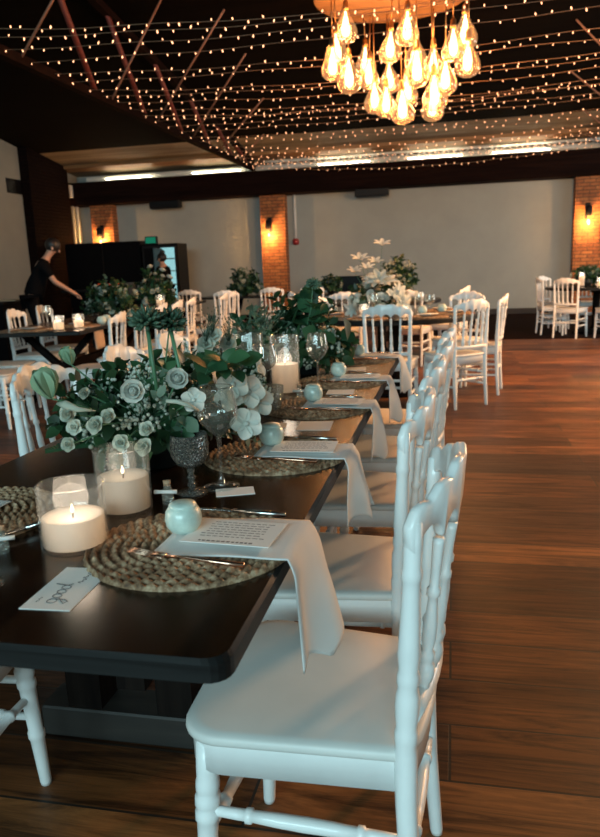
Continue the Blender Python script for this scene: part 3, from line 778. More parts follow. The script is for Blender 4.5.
def celadon(loc, label, s=1.0):
    t = thing('candle_pot', label, 'pot', loc, 0, 'celadon pots at the place settings')
    t.scale = (s, s, s); link('body', ME_CUP[0], t); link('lid', ME_CUP[1], t)
def menu(loc, rz, label, seed):
    t = thing('menu_card', label, 'menu card', loc, rz, 'menu cards on the napkins')
    put('card', MB().box(-0.082, 0.082, -0.058, 0.058, 0, 0.0012), M_PAPER, t, False)
    rnd = random.Random(seed); m = MB()
    # rows of small print, too fine to read, with a bolder heading along the near edge
    for r in range(7):
        x = -0.062+rnd.uniform(0, 0.01)
        while x < 0.055:
            w = rnd.uniform(0.004, 0.013)
            yy = 0.044-r*0.0115; m.box(x, x+w, yy-0.0011, yy+0.0011, 0.0012, 0.0015); x += w+0.003
    x = -0.05
    while x < 0.045:
        w = rnd.uniform(0.004, 0.007); m.box(x, x+w, -0.050, -0.045, 0.0012, 0.0015); x += w+0.0025
    put('printing', m, M_INK, t, False)
ORD = ['nearest', 'second', 'third', 'fourth', 'farthest']
spots = [(-0.455, 1.150), (-0.452, 1.775), (-0.458, 2.41), (-0.455, 2.98), (-0.460, 3.70)]
for i, (x, y) in enumerate(spots):
    who = ['nearest the camera', 'second from the camera', 'third from the camera', 'fourth from the camera', 'at the far end of the long table'][i]
    pm = link('placemat', ME_MAT, None, (x, y, TZ), (0, 0, i*1.1)); tag(pm, f'round woven straw placemat {who}, right side', 'placemat', 'straw placemats')
    nm = napkin_mesh(20+i, -0.045, max((TX1+0.006)-x, 0.193), [0.235, 0.20, 0.20, 0.2, 0.2][i], [0.180, 0.15, 0.145, 0.14, 0.14][i], [0.026, 0.022, 0.010, 0.018, 0.018][i])
    nk = link('napkin', nm, None, (x, y+0.015, TZ), (0, 0, 0)); sol = nk.modifiers.new('thickness', 'SOLIDIFY'); sol.thickness = 0.0022; sol.offset = 1
    tag(nk, f'white cloth napkin hanging over the table edge, {who}', 'napkin', 'draped napkins')
    menu((x+0.075, y+0.018, TZ+0.0215), radians([-4, 2, -2, 3, 0][i]), f'white menu card lying on the napkin {who}', i)
    celadon((x-0.022, y+0.022 if i == 0 else y+0.05, TZ+0.0185), f'pale green ceramic pot on the setting {who}', [0.88, 0.9, 0.9, 0.9, 0.88][i])
    fork((x+0.005, y-0.092, TZ+0.0135), radians([-8, -6, -3, -5, -4][i]), f'copper fork on the placemat {who}')
    knife((x+0.03, y+0.155, TZ+0.009), radians(-6), f'steel knife beyond the napkin {who}')
# left-hand settings seen between the candles and the frame edge
pm = link('placemat', ME_MAT, None, (-0.985, 1.245, TZ), (0, 0, 2.0)); tag(pm, 'woven straw placemat cut by the left edge beside the candle', 'placemat', 'straw placemats')
pm = link('placemat', ME_MAT, None, (-0.985, 2.30, TZ), (0, 0, 0.7)); tag(pm, 'woven straw placemat across the table behind the flowers', 'placemat', 'straw placemats')
nm = napkin_mesh(41, -0.06, 0.156, 0.2, 0.15, 0.02)
nk = link('napkin', nm, None, (-0.985, 1.245, TZ), (0, 0, pi)); sol = nk.modifiers.new('thickness', 'SOLIDIFY'); sol.thickness = 0.0022; sol.offset = 1
tag(nk, 'white cloth napkin on the left edge placemat, behind the candle', 'napkin', 'draped napkins')
knife((-0.80, 1.17, TZ+0.009), radians(60), 'steel knife lying at the left edge beside the candle')

# place cards
def placecard(loc, rz, w, h, label, script=False):
    t = thing('place_card', label, 'place card', loc, rz, 'place cards')
    put('card', MB().box(-w/2, w/2, -h/2, h/2, 0, 0.0012), M_PAPER, t, False)
    if not script: return
    m = MB(); s = 0.0085; z = 0.0016                 # pen strokes run along local +y, tops toward -x
    def stroke(pts, r=0.0006): m.tube([(-b*s, a*s, z) for a, b in pts], r, 5)
    def circ(cx, cy, rx, ry, a0, a1, n=14): return [(cx+rx*cos(radians(lerp(a0, a1, i/n))), cy+ry*sin(radians(lerp(a0, a1, i/n)))) for i in range(n+1)]
    bx, by = -5.6, -0.6
    stroke(circ(bx, by+0.9, 0.8, 0.9, 60, 420)+[(bx+0.8, by+1.0), (bx+0.7, by-1.2), (bx+0.1, by-2.1), (bx-0.8, by-1.7), (bx+0.2, by-0.7), (bx+1.3, by+0.2)])
    stroke(circ(bx+2.0, by+0.9, 0.75, 0.85, 100, 460)+[(bx+2.9, by+1.4)])
    stroke(circ(bx+3.8, by+0.95, 0.75, 0.85, 100, 460)+[(bx+4.7, by+1.4)])
    stroke(circ(bx+5.6, by+0.95, 0.75, 0.85, 60, 420)+[(bx+6.4, by+1.6), (bx+6.9, by+3.6), (bx+6.4, by+1.0), (bx+7.2, by+0.3)])
    # second, smaller word too faint to read
    p = [(2.0+0.28*i, -1.4+0.42*sin(i*1.7)+0.25*sin(i*0.9)) for i in range(22)]; stroke(p, 0.0005)
    p = [(-6.3+0.3*i, 2.9+0.25*sin(i*1.9)) for i in range(8)]; stroke(p, 0.00035)
    put('lettering', m, M_INK, t)
placecard((-0.592, 0.958, TZ), radians(2), 0.082, 0.150, 'white place card with handwriting in front of the lit candle', True)
placecard((-0.470, 1.465, TZ), radians(-70), 0.055, 0.085, 'blank white card behind the nearest placemat, by the wine glass')
placecard((-0.415, 2.135, TZ), radians(4), 0.105, 0.125, 'white card between the second and third placemats')
placecard((-0.425, 2.735, TZ), radians(4), 0.105, 0.10, 'white card between the third and fourth placemats')
placecard((-0.45, 3.36, TZ), radians(4), 0.10, 0.10, 'white card between the fourth and farthest placemats')
placecard((-0.535, 2.13, TZ), radians(10), 0.06, 0.07, 'small white card left of the card before the third placemat')

# ================================================================== GLASSWARE AND CANDLES
def glass_cyl(r, h, th=0.003, seg=40):
    return MB().lathe([(r*0.96, 0.0), (r, 0.004), (r, h-0.004), (r+0.0012, h-0.001), (r-th*0.5, h+0.0015), (r-th-0.0012, h-0.001), (r-th, h-0.004), (r-th, 0.008), (0.001, 0.008)], seg)
def candle(loc, r, h, wax_r, wax_h, label, energy=0.6, wicks=1, group='glass hurricane candles'):
    t = thing('hurricane_candle', label, 'candle', loc, 0, group)
    put('glass_cylinder', glass_cyl(r, h), M_GLASS, t)
    c = put('candle', MB().lathe([(wax_r*0.99, 0.0085), (wax_r, 0.012), (wax_r, wax_h), (wax_r*0.97, wax_h+0.002), (wax_r*0.85, wax_h-0.003), (wax_r*0.3, wax_h-0.005), (0.0005, wax_h-0.005)], 32), M_WAX, t)
    for k in range(wicks):
        dx = 0 if wicks == 1 else (k-(wicks-1)/2)*wax_r*0.9
        put('wick', MB().tube([(dx, 0, wax_h-0.006), (dx+0.001, 0, wax_h+0.006)], 0.0012, 6), M_BLACK, c)
        put('flame', MB().lathe([(0.001, 0), (0.003, 0.003), (0.0035, 0.006), (0.0022, 0.011), (0.0006, 0.017)], 10, (dx, 0, wax_h+0.005), True, True), M_FLAME, c)
    if energy: point_light('candle_light', (loc[0], loc[1], loc[2]+wax_h+0.022), energy, (1.0, 0.80, 0.60), 0.035)
    return t
candle((-0.672, 1.128, TZ), 0.060, 0.118, 0.0555, 0.058, 'big lit white candle in a glass cylinder at the near left', 0.45)
candle((-0.664, 1.322, TZ), 0.056, 0.135, 0.052, 0.075, 'white candle in a glass cylinder just behind the near lit one', 0.15)
candle((-0.640, 2.72, TZ), 0.058, 0.225, 0.052, 0.115, 'tall lit candle in a glass cylinder midway along the long table', 0.5)
t = thing('glass_vase', 'tall clear glass cylinder left of the tall mid-table candle', 'glass vase', (-0.772, 2.66, TZ))
put('cylinder', glass_cyl(0.062, 0.24), M_GLASS_W, t)
def wineglass(loc, h, r, label, mat=None, stem=0.5, group='wine glasses', cat='wine glass', name='wine_glass'):
    mat = mat or M_GLASS_W
    t = thing(name, label, cat, loc, 0, group)
    s = h*stem
    b = [(0.004, s), (r*0.45, s+0.06*h), (r*0.85, s+0.15*h), (r*1.0, s+0.22*h), (r*0.98, s+0.30*h), (r*0.80, h-0.004), (r*0.79, h), (r*0.78, h-0.004), (r*0.95, s+0.30*h), (r*0.96, s+0.22*h), (r*0.8, s+0.155*h), (r*0.4, s+0.07*h), (0.001, s+0.02*h)]
    put('bowl', MB().lathe(b, 32), mat, t)
    put('stem', MB().lathe([(r*0.35, 0.004), (0.008, 0.010), (0.0042, 0.03), (0.0038, s*0.6), (0.005, s*0.95), (0.006, s+0.004)], 16, cap1=True), mat, t)
    put('foot', MB().lathe([(r*0.88, 0.0), (r*0.9, 0.002), (r*0.5, 0.004), (r*0.2, 0.007), (0.004, 0.012)], 32, cap1=True), mat, t)
wineglass((-0.512, 1.500, TZ), 0.232, 0.046, 'large clear wine glass before the near flowers')
wineglass((-0.525, 2.80, TZ), 0.225, 0.044, 'clear wine glass beside the tall mid-table candle')
wineglass((-0.665, 2.50, TZ), 0.215, 0.047, 'clear wine glass in front of the tall glass cylinder')
wineglass((-3.60, 5.98, TZ), 0.225, 0.045, 'wine glass on the left background table')
wineglass((-0.70, 6.55, TZ), 0.22, 0.045, 'left wine glass on the round table before the lilies')
wineglass((-0.30, 6.75, TZ), 0.22, 0.045, 'tall wine glass at right on the round table')
wineglass((-0.20, 6.62, TZ), 0.20, 0.045, 'shorter wine glass at right on the round table')
wineglass((-0.745, 0.955, TZ), 0.22, 0.04, 'wine glass at the left edge of the photo, only its foot in view')
def goblet(loc, h, r, label, mat, group='smoky goblets'):
    t = thing('goblet', label, 'goblet', loc, 0, group)
    s = h*0.42
    put('bowl', MB().lathe([(0.008, s), (r*0.7, s+0.08*h), (r*0.97, s+0.22*h), (r, s+0.4*h), (r*0.93, h), (r*0.90, h), (r*0.95, s+0.4*h), (r*0.9, s+0.22*h), (r*0.6, s+0.1*h), (0.001, s+0.05*h)], 28), mat, t)
    pr = [(0.010, 0.006), (0.006, 0.012), (0.011, 0.02), (0.006, 0.028), (0.011, 0.036), (0.0055, 0.043), (0.009, 0.05), (0.008, s+0.002)]
    put('stem', MB().lathe(pr, 14, cap1=True), mat, t)
    put('foot', MB().lathe([(r*0.8, 0), (r*0.82, 0.003), (r*0.3, 0.006), (0.01, 0.008)], 24, cap1=True), mat, t)
goblet((-0.565, 1.452, TZ), 0.135, 0.043, 'dark smoky cut goblet in front of the near flowers', M_SMOKE)
goblet((-0.505, 3.56, TZ), 0.125, 0.042, 'smoky cut goblet near the far end of the long table', M_SMOKE)
t = thing('tumbler', 'clear cut glass tumbler by the second place setting', 'tumbler', (-0.612, 2.36, TZ))
put('body', MB().lathe([(0.030, 0), (0.034, 0.004), (0.046, 0.05), (0.048, 0.088), (0.045, 0.088), (0.042, 0.05), (0.030, 0.01), (0.001, 0.01)], 28), M_CUT, t)
def tiny_bottle(loc, label, rz=0.3):
    t = thing('cork_bottle', label, 'bottle', loc, rz, 'little corked bottles')
    put('glass', MB().lathe([(0.011, 0), (0.0125, 0.002), (0.0125, 0.030), (0.008, 0.036), (0.008, 0.042)], 18, cap1=True), M_CUT, t)
    put('cork', MB().stack([(0, 0, 0.042, 0.0075), (0, 0, 0.052, 0.0085)], 14), M_CORK, t)
    put('ribbon', MB().tube([(-0.024, -0.011, 0.030), (-0.010, -0.0145, 0.031), (0.010, -0.0145, 0.031), (0.024, -0.011, 0.030)], [0.005, 0.004, 0.004, 0.005], 8), M_SALT, t)
tiny_bottle((-0.590, 1.372, TZ), 'tiny corked bottle with ribbon beside the near flowers', 0.1)
tiny_bottle((-0.790, 1.08, TZ), 'tiny corked bottle with ribbon at the left edge by the candle', 0.5)
tiny_bottle((-0.560, 2.60, TZ), 'tiny corked bottle beside the tall mid-table candle', 0.2)
candle((-3.50, 5.98, TZ), 0.052, 0.13, 0.047, 0.07, 'left lit candle of the pair on the left background table', 0.9)
candle((-3.42, 6.20, TZ), 0.052, 0.13, 0.047, 0.07, 'right lit candle of the pair on the left background table', 0.9)
candle((-4.02, 9.62, TZ), 0.065, 0.17, 0.058, 0.10, 'lit candle on the far left table before the white flowers', 0.8)
candle((2.26, 12.15, TZ), 0.06, 0.15, 0.054, 0.08, 'lower lit candle on the far right table', 2.0)
candle((2.05, 12.6, TZ), 0.05, 0.22, 0.045, 0.17, 'tall lit candle on the far right table under the brick pillar', 2.0)
candle((2.55, 12.7, TZ), 0.05, 0.22, 0.045, 0.17, 'right lit candle on the far right table by the frame edge', 2.0)
candle((-0.80, 6.72, TZ), 0.05, 0.12, 0.045, 0.07, 'lit candle on the round table seen through the chair back', 0.8)
candle((-0.42, 6.55, TZ), 0.05, 0.10, 0.045, 0.06, 'short lit candle on the round table under the flowers', 0.8)
# settings on the other tables
def far_setting(x, y, rz, where, table, drop=True):
    pm = link('placemat', ME_MAT, None, (x, y, TZ), (0, 0, rz)); tag(pm, f'straw placemat {where}', 'placemat', f'placemats on the {table}')
    p = tag(put('plate', MB().lathe([(0.05, 0), (0.06, 0.003), (0.10, 0.016), (0.102, 0.018), (0.06, 0.008), (0.001, 0.007)], 28, (0, 0, 0)), M_PORC, None, loc=(x, y, TZ+0.0125)), f'white plate {where}', 'plate', f'plates on the {table}')
far_setting(-3.55, 6.45, 0.3, 'on the left background table right of the candles', 'left background table')
far_setting(-3.80, 6.02, 0.8, 'on the left background table left of the wine glass', 'left background table')
for i, a in enumerate((250, 305, 350, 40, 185)):
    far_setting(-0.55+0.58*cos(radians(a)), 7.05+0.58*sin(radians(a)), a, ['at the near left of the round table', 'at the near right of the round table', 'at the right of the round table', 'at the far right of the round table', 'at the left of the round table'][i], 'round table')
nm = MB(); rows = []
for u in range(16):
    row = []
    for v in range(9):
        tt = v/8-0.5; k = u/15
        if k < 0.35: row.append((lerp(-0.16, 0.0, k/0.35), tt*0.26, 0.004))
        else:
            q = (k-0.35)/0.65; row.append((0.014+0.012*q+0.006*sin(tt*14)*q, tt*0.26*(1-0.1*q), 0.004-0.21*q))
    rows.append(row)
nk = link('napkin', nm.grid(rows).mesh('napkin', M_LINEN_T), None, (-3.305, 6.32, TZ), (0, 0, radians(7.5)))
sol = nk.modifiers.new('thickness', 'SOLIDIFY'); sol.thickness = 0.003; sol.offset = 1
tag(nk, 'tan cloth hanging off the right edge of the left background table', 'napkin')
for x, y, lb in ((-3.40, 6.62, 'small white pot right of the candle pair'), (-3.46, 6.85, 'small white pot before the dark foliage of the left table'), (-0.28, 6.98, 'small white pot at right on the round table'), (-0.1, 7.2, 'small white pot at the far right of the round table')):
    celadon((x, y, TZ+0.0), lb, 1.2)

# ================================================================== FLOWERS
def leaf(m, base, d, n, L, w, curl=0.25, fold=0.25):
    d = d.normalized(); s = d.cross(n)
    if s.length < 1e-4: s = d.cross(Vector((1, 0, 0.3)))
    s.normalize(); n = s.cross(d).normalized()
    rows = []
    for i, (t, k) in enumerate(((0, 0.08), (0.22, 0.75), (0.5, 1.0), (0.78, 0.66), (1.0, 0.03))):
        c = base+d*(L*t)-n*(curl*L*t*t)
        rows.append([c-s*(w*k)+n*(fold*w*k), c, c+s*(w*k)+n*(fold*w*k)])
    m.grid(rows)
def rv(rnd, s=1.0): return Vector((rnd.uniform(-s, s), rnd.uniform(-s, s), rnd.uniform(-s, s)))
def sprig_mesh(seed, L, n, ll, lw, mat, name='leaf_sprig', wob=0.5):
    rnd = random.Random(seed); m = MB(); m.mi = 1
    bend = Vector((rnd.uniform(-.3, .3), rnd.uniform(-.3, .3), 0))
    def P(t): return Vector((0, 0, L*t))+bend*(L*t*t)
    m.tube([P(i/5) for i in range(6)], [0.0022*(1-0.12*i) for i in range(6)], 5); m.mi = 0
    for i in range(n):
        t = 0.18+0.82*i/(n-1) if n > 1 else 1; a = i*2.4+rnd.uniform(-.4, .4)
        out = Vector((cos(a), sin(a), 0.55+0.6*t+rnd.uniform(-wob, wob)))
        leaf(m, P(t), out, Vector((0, 0, 1))+rv(rnd, 0.5), ll*rnd.uniform(.7, 1.15), lw*rnd.uniform(.75, 1.15), rnd.uniform(0.05, .5), rnd.uniform(0.0, .35))
    return m.mesh(name, [mat, M_STEM])
SPR = [sprig_mesh(i, 0.17, 13, 0.052, 0.017, M_LEAF) for i in range(4)]
SPR2 = [sprig_mesh(20+i, 0.16, 12, 0.045, 0.019, M_LEAF2) for i in range(4)]
EUC = [sprig_mesh(40+i, 0.19, 15, 0.030, 0.014, M_EUCA, 'eucalyptus_sprig', 0.3) for i in range(3)]
BIG = [sprig_mesh(60+i, 0.10, 5, 0.085, 0.033, M_LEAF2, 'broad_leaf_sprig', 0.3) for i in range(3)]
def fern_mesh(seed):
    rnd = random.Random(seed); m = MB(); L = 0.2; m.tube([(0, 0, 0), (0, 0.01, L*0.5), (0, 0.03, L)], [0.002, .0015, .001], 5)
    for i in range(26):
        t = 0.15+0.85*i/25
        for s in (-1, 1): leaf(m, Vector((0, 0.03*t*t, L*t)), Vector((s, 0.1, 0.7)), Vector((0, 1, 0.2)), 0.032*(1.1-t)+0.006, 0.0035, 0.1, 0.0)
    return m.mesh('fern_frond', M_LEAF2)
FERN = [fern_mesh(1)]
def grass_mesh(seed):
    rnd = random.Random(seed); m = MB()
    for i in range(34):
        a = rnd.uniform(0, 2*pi); l = rnd.uniform(.06, .15); k = rnd.uniform(.1, .55)
        p = [Vector((0, 0, 0.0)), Vector((cos(a)*k*l*.4, sin(a)*k*l*.4, l*.6)), Vector((cos(a)*k*l, sin(a)*k*l, l))]
        m.tube(p, [0.0013, 0.0011, 0.0004], 4)
        m.ball(p[2], 0.003, 5, 4, 1, 1, 1.8)
    return m.mesh('feather_grass', M_EUCA)
GRASS = [grass_mesh(1), grass_mesh(2)]
def filler_mesh(seed, mat):
    rnd = random.Random(seed); m = MB(); m.mi = 1
    for i in range(18):
        d = Vector((rnd.uniform(-1, 1), rnd.uniform(-1, 1), rnd.uniform(0.3, 1.3))).normalized()*rnd.uniform(.05, .085)
        m.mi = 1; m.tube([(0, 0, 0), d*0.5+Vector((0, 0, .01)), d], [.0009]*3, 4); m.mi = 0
        for k in range(3): m.ball(d+rv(rnd, .008), rnd.uniform(.0035, .006), 6, 4)
    return m.mesh('filler_sprig', [mat, M_STEM])
FILL = [filler_mesh(i, M_CREAM) for i in range(3)]
def petal(m, base, az, el, L, w, cup):
    d = Vector((cos(az)*cos(el), sin(az)*cos(el), sin(el))); up_ = Vector((-cos(az)*sin(el), -sin(az)*sin(el), cos(el)))
    s = Vector((-sin(az), cos(az), 0)); rows = []
    for t, k in ((0, .25), (.25, .7), (.5, 1.0), (.75, .95), (.92, .6), (1.0, .2)):
        c = base+d*(L*t)+up_*(cup*L*t*t)
        rows.append([c-s*(w*k)+up_*(w*k*0.35), c-s*(w*k*.5), c, c+s*(w*k*.5), c+s*(w*k)+up_*(w*k*.35)])
    m.grid(rows)
def ranunculus(seed):
    rnd = random.Random(seed); m = MB()
    for ring, (nn, r, el, L) in enumerate(((9, .010, .15, .030), (9, .009, .55, .028), (8, .007, .9, .025), (7, .005, 1.15, .022), (6, .003, 1.35, .018))):
        for k in range(nn):
            az = 2*pi*k/nn+ring*.4+rnd.uniform(-.1, .1)
            petal(m, Vector((cos(az)*r*.4, sin(az)*r*.4, 0.002*ring)), az, el, L, L*.50, .42)
    m.ball((0, 0, .017), .0115, 10, 8, 1, 1, .9)
    return m.mesh('white_ranunculus', M_PETAL)
def lisianthus(seed):
    rnd = random.Random(seed); m = MB()
    for ring, (nn, el, L) in enumerate(((5, .35, .036), (5, .8, .032), (4, 1.2, .024))):
        for k in range(nn): petal(m, Vector((0, 0, .001*ring)), 2*pi*k/nn+ring*.6+rnd.uniform(-.2, .2), el+rnd.uniform(-.15, .15), L*rnd.uniform(.85, 1.1), L*.52, rnd.uniform(-.15, .25))
    return m.mesh('white_lisianthus', M_CREAM)
def orchid(seed):
    rnd = random.Random(seed); m = MB()
    for k in range(5): petal(m, Vector((0, 0, 0)), 2*pi*k/5+rnd.uniform(-.1, .1), .3+rnd.uniform(-.15, .15), .040, .019, -.15)
    m.ball((0, 0, .006), .007, 8, 6)
    return m.mesh('white_blossom', M_PETAL)
def lily(seed):
    rnd = random.Random(seed); m = MB()
    for k in range(6): petal(m, Vector((0, 0, 0)), 2*pi*k/6+rnd.uniform(-.1, .1), .75, .085, .018, -.35)
    for k in range(5): m.tube([(0, 0, 0.01), (.012*cos(k*1.25), .012*sin(k*1.25), .05)], .0012, 4)
    return m.mesh('white_lily', M_PETAL)
def agapanthus(seed):
    rnd = random.Random(seed); m = MB()
    for i in range(70):
        z = rnd.uniform(-.35, 1); a = i*2.39996; r = sqrt(max(0, 1-z*z))
        d = Vector((cos(a)*r, sin(a)*r, z*0.9+0.15)).normalized(); l = rnd.uniform(.024, .034)
        b = d*0.005
        m.tube([b, b+d*l*.45, b+d*l*.75, b+d*l], [.0012, .0016, .0042, .0012], 6)
    return m.mesh('agapanthus_head', M_BUD2)
M_BUD2 = leaf_mat('dark_green_buds', (0.02, 0.055, 0.030), (0.13, 0.22, 0.14), 0.5)
def tulip(seed):
    m = MB()
    for k in range(3): petal(m, Vector((0, 0, 0)), 2*pi*k/3, 1.0, .052, .024, .35)
    for k in range(3): petal(m, Vector((0, 0, .001)), 2*pi*k/3+1.05, 1.12, .05, .022, .3)
    return m.mesh('green_tulip_bud', M_BUD)
RAN = [ranunculus(1), ranunculus(2)]; LIS = [lisianthus(i) for i in range(3)]; ORC = [orchid(i) for i in range(2)]; LIL = [lily(1), lily(2)]; AGA = [agapanthus(1), agapanthus(2)]; TUL = [tulip(1)]
def aim(d, roll=0.0):
    return (Vector(d).to_track_quat('Z', 'Y') @ Quaternion((0, 0, 1), roll)).to_euler()
def stem_to(t, base, head, r=0.0022, name='stem', mat=None):
    b, h = Vector(base), Vector(head); mid = b.lerp(h, 0.5); mid.z += 0.1*(h-b).length*0.3
    put(name, MB().tube([b, mid, h], r, 6), mat or M_STEM, t)
def arrangement(loc, rx, ry, h, n, seed, label, mix, vase=True, zlow=-0.25, small=1.0, group='flower arrangements', vase_mat=None, vh=0.13):
    rnd = random.Random(seed); t = thing('flower_arrangement', label, 'flowers', loc, 0, group)
    if vase:
        put('vase', MB().lathe([(0.045, 0), (0.06, 0.006), (0.075, vh*.5), (0.07, vh*.9), (0.072, vh), (0.066, vh), (0.06, vh*.5), (0.001, 0.02)], 24), vase_mat or M_POT, t)
    c = Vector((0, 0, vh))
    for i in range(n):
        kind = rnd.choices([m_[0] for m_ in mix], [m_[1] for m_ in mix])[0]
        z = rnd.uniform(zlow, 1); a = rnd.uniform(0, 2*pi); rr = sqrt(max(0, 1-max(z, 0)**2))
        tip = c+Vector((cos(a)*rr*rx, sin(a)*rr*ry, z*(h-vh)))*rnd.uniform(.72, 1.0)
        tip.z = max(tip.z, 0.06)
        d = Vector((tip.x, tip.y, tip.z-vh*0.6))
        me = rnd.choice(kind); nm = me.name.split('.')[0]
        leafy = nm in ('leaf_sprig', 'eucalyptus_sprig', 'broad_leaf_sprig', 'fern_frond', 'feather_grass', 'filler_sprig')
        s = rnd.uniform(.8, 1.2)*small
        if leafy:
            ln = {'broad_leaf_sprig': .12, 'filler_sprig': .08, 'feather_grass': .14}.get(nm, .18)*s
            b = tip-d.normalized()*ln
            if b.z < 0.02: b.z = 0.02
            o = link(nm, me, t, b, aim(tip-b+rv(rnd, .03), rnd.uniform(0, 6)), s)
        else:
            o = link(nm, me, t, tip*0.93+Vector((0, 0, .005)), aim(d+rv(rnd, .08), rnd.uniform(0, 6)), s)
    return t
GREEN = [(SPR, 5), (SPR2, 2.5), (EUC, 1.2), (FERN, .8), (FILL, 1.2)]
# --- the near arrangement
A = Vector((-0.735, 1.665, TZ))
t1 = arrangement(A, 0.265, 0.26, 0.285, 150, 3, 'big flower arrangement with two green globe heads on the near end of the long table', [(SPR, 4.6), (SPR2, 2.8), (EUC, 1.3), (FERN, .9), (FILL, 2.4), (BIG, .2)], zlow=-0.35, small=.92)
def bloom(t, A, me, P, d, s=1.0, roll=0.0, stem=True, name=None):
    P = Vector(P)-A
    link(name or me.name.split('.')[0], me, t, P, aim(d, roll), s)
    if stem: stem_to(t, (P.x*.25, P.y*.25, .12), P, .002)
CAMD = (0.35, -1.0, 0.35)
bloom(t1, A, RAN[0], (-0.647, 1.37, 1.003), (0.3, -1, .25), .80)
bloom(t1, A, RAN[1], (-0.562, 1.40, 1.022), (0.5, -1, .5), .74, 1)
bloom(t1, A, AGA[0], (-0.685, 1.55, 1.128), (0, -.1, 1), 1.28)
bloom(t1, A, AGA[1], (-0.650, 1.60, 1.120), (0.1, -.1, 1), 1.28, 1)
for a, b in (((-.685, 1.55, 1.128), (-.66, 1.52, .98)), ((-.650, 1.60, 1.120), (-.61, 1.56, .98))):
    put('globe_stem', MB().tube([Vector(b)-A, (Vector(a).lerp(Vector(b), .5)-A), Vector(a)-A], .0048, 8), M_STEM, t1)
bloom(t1, A, TUL[0], (-0.83, 1.36, .99), (-.2, -.2, 1), 1.25)
bloom(t1, A, TUL[0], (-0.856, 1.5, 1.043), (-.1, -.3, 1), .8, 1)
for P, s, k in (((-0.791, 1.36, .955), 1.0, 0), ((-0.775, 1.35, .93), .9, 1), ((-0.715, 1.33, .940), 1.0, 2), ((-.695, 1.35, .953), .85, 0), ((-0.652, 1.31, .908), .9, 1), ((-0.622, 1.35, .890), 1.0, 2), ((-0.622, 1.37, .922), .85, 0), ((-.776, 1.32, .90), .8, 1), ((-0.80, 1.45, .985), .7, 2)):
    bloom(t1, A, LIS[k], P, (0.1+P[0]*.2, -1, .35), s*.62, k)
for P, s in (((-0.505, 1.60, .978), 1.0), ((-.482, 1.65, .952), 1.05), ((-.472, 1.70, .918), 1.0), ((-.477, 1.60, .884), 1.0), ((-.524, 1.62, .945), .9), ((-.536, 1.42, .975), .7)):
    bloom(t1, A, ORC[0], P, (.5, -.8, .4), s, P[1]*9)
for P in ((-0.540, 1.50, 1.005), (-.515, 1.54, 1.015), (-.50, 1.58, 1.0)):
    bloom(t1, A, BIG[0], P, (.4, -.5, .6), .62, P[0]*20, False)
m = MB(); m.tube([Vector(p)-A for p in ((-.572, 1.36, .985), (-.55, 1.36, .984), (-.53, 1.37, .975), (-.515, 1.39, .958))], [.004, .0048, .0048, .003], 8)
put('pale_branch', m, M_CREAM, t1)
m = MB(); m.tube([Vector(p)-A for p in ((-.80, 1.33, .985), (-.775, 1.32, .984), (-.75, 1.32, .975), (-.72, 1.34, .968))], [.003, .010, .006, .001], 8)
put('pale_petal', m, M_CREAM, t1)
# --- pale feathery arrangement between the two
A2 = Vector((-0.735, 2.16, TZ))
t2 = arrangement(A2, 0.20, 0.14, 0.27, 40, 9, 'pale feathery arrangement between the near flowers and the glass cylinders', [(GRASS, 2.2), (EUC, 2), (SPR, 1.6), (ORC, .8), (FILL, 1)], zlow=0.0)
for P in ((-.690, 2.02, 1.055), (-.705, 2.0, 1.03), (-.669, 2.1, 1.02)):
    bloom(t2, A2, LIS[1], P, (.3, -.8, .4), .8, P[1]*7); bloom(t2, A2, GRASS[0], P, (.2, -.3, 1), .55, P[1]*5, False)
# --- dark arrangement farther along the long table
A3 = Vector((-0.66, 3.22, TZ))
t3 = arrangement(A3, 0.23, 0.22, 0.40, 80, 5, 'dark leafy arrangement in the middle of the long table behind the tall candle', [(SPR, 6), (BIG, 1.6), (SPR2, 1.6), (FILL, .7), (EUC, .6)], zlow=-0.25, small=1.15)
bloom(t3, A3, AGA[0], (-.59, 3.1, 1.16), (.1, -.2, 1), 1.1)
t4 = arrangement(Vector((-0.80, 2.88, TZ)), 0.12, 0.10, 0.36, 22, 8, 'grey-green grasses behind the tall glass cylinder', [(GRASS, 3), (EUC, 2), (SPR2, .8)], zlow=0.1, small=1.1)
# --- arrangements on other tables
arrangement(Vector((-3.73, 7.55, TZ)), 0.34, 0.30, 0.46, 90, 21, 'dark leafy arrangement with pale blooms on the left background table', [(SPR, 4), (SPR2, 2), (FILL, 1), (LIS, 1.6), (EUC, 1)], small=1.3)
arrangement(Vector((-4.32, 10.2, TZ)), 0.34, 0.3, 0.60, 85, 22, 'tall white-flowered arrangement on the far left table', [(SPR, 3), (SPR2, 2), (LIS, 2.8), (RAN, 1)], small=1.45)
arrangement(Vector((-3.75, 13.0, TZ)), 0.36, 0.3, 0.55, 70, 23, 'dark spiky arrangement left of the left brick pillar', [(SPR, 5), (EUC, 1), (LIS, 1)], small=1.5)
tc = arrangement(Vector((-0.72, 7.05, TZ)), 0.30, 0.28, 0.42, 85, 24, 'white lily arrangement on the round table', [(LIL, 2.6), (LIS, 2.5), (ORC, 2), (SPR, 2.2), (RAN, .8)], small=1.3)
Ac = Vector((-0.72, 7.05, TZ))
for P, s in (((-.86, 6.95, 1.28), 1.2), ((-.80, 7.0, 1.20), 1.0), ((-.66, 7.05, 1.41), 1.1), ((-.72, 7.0, 1.25), 1.0), ((-.92, 7.0, 1.17), 1.0)):
    bloom(tc, Ac, LIL[0], P, (.1, -.4, 1), s, P[0]*9)
arrangement(Vector((-0.72, 9.75, TZ)), 0.30, 0.28, 0.62, 80, 25, 'dark leafy arrangement with cream blooms right of the white lilies', [(SPR, 5), (SPR2, 1.4), (LIS, 1.6), (FILL, .8)], small=1.35)
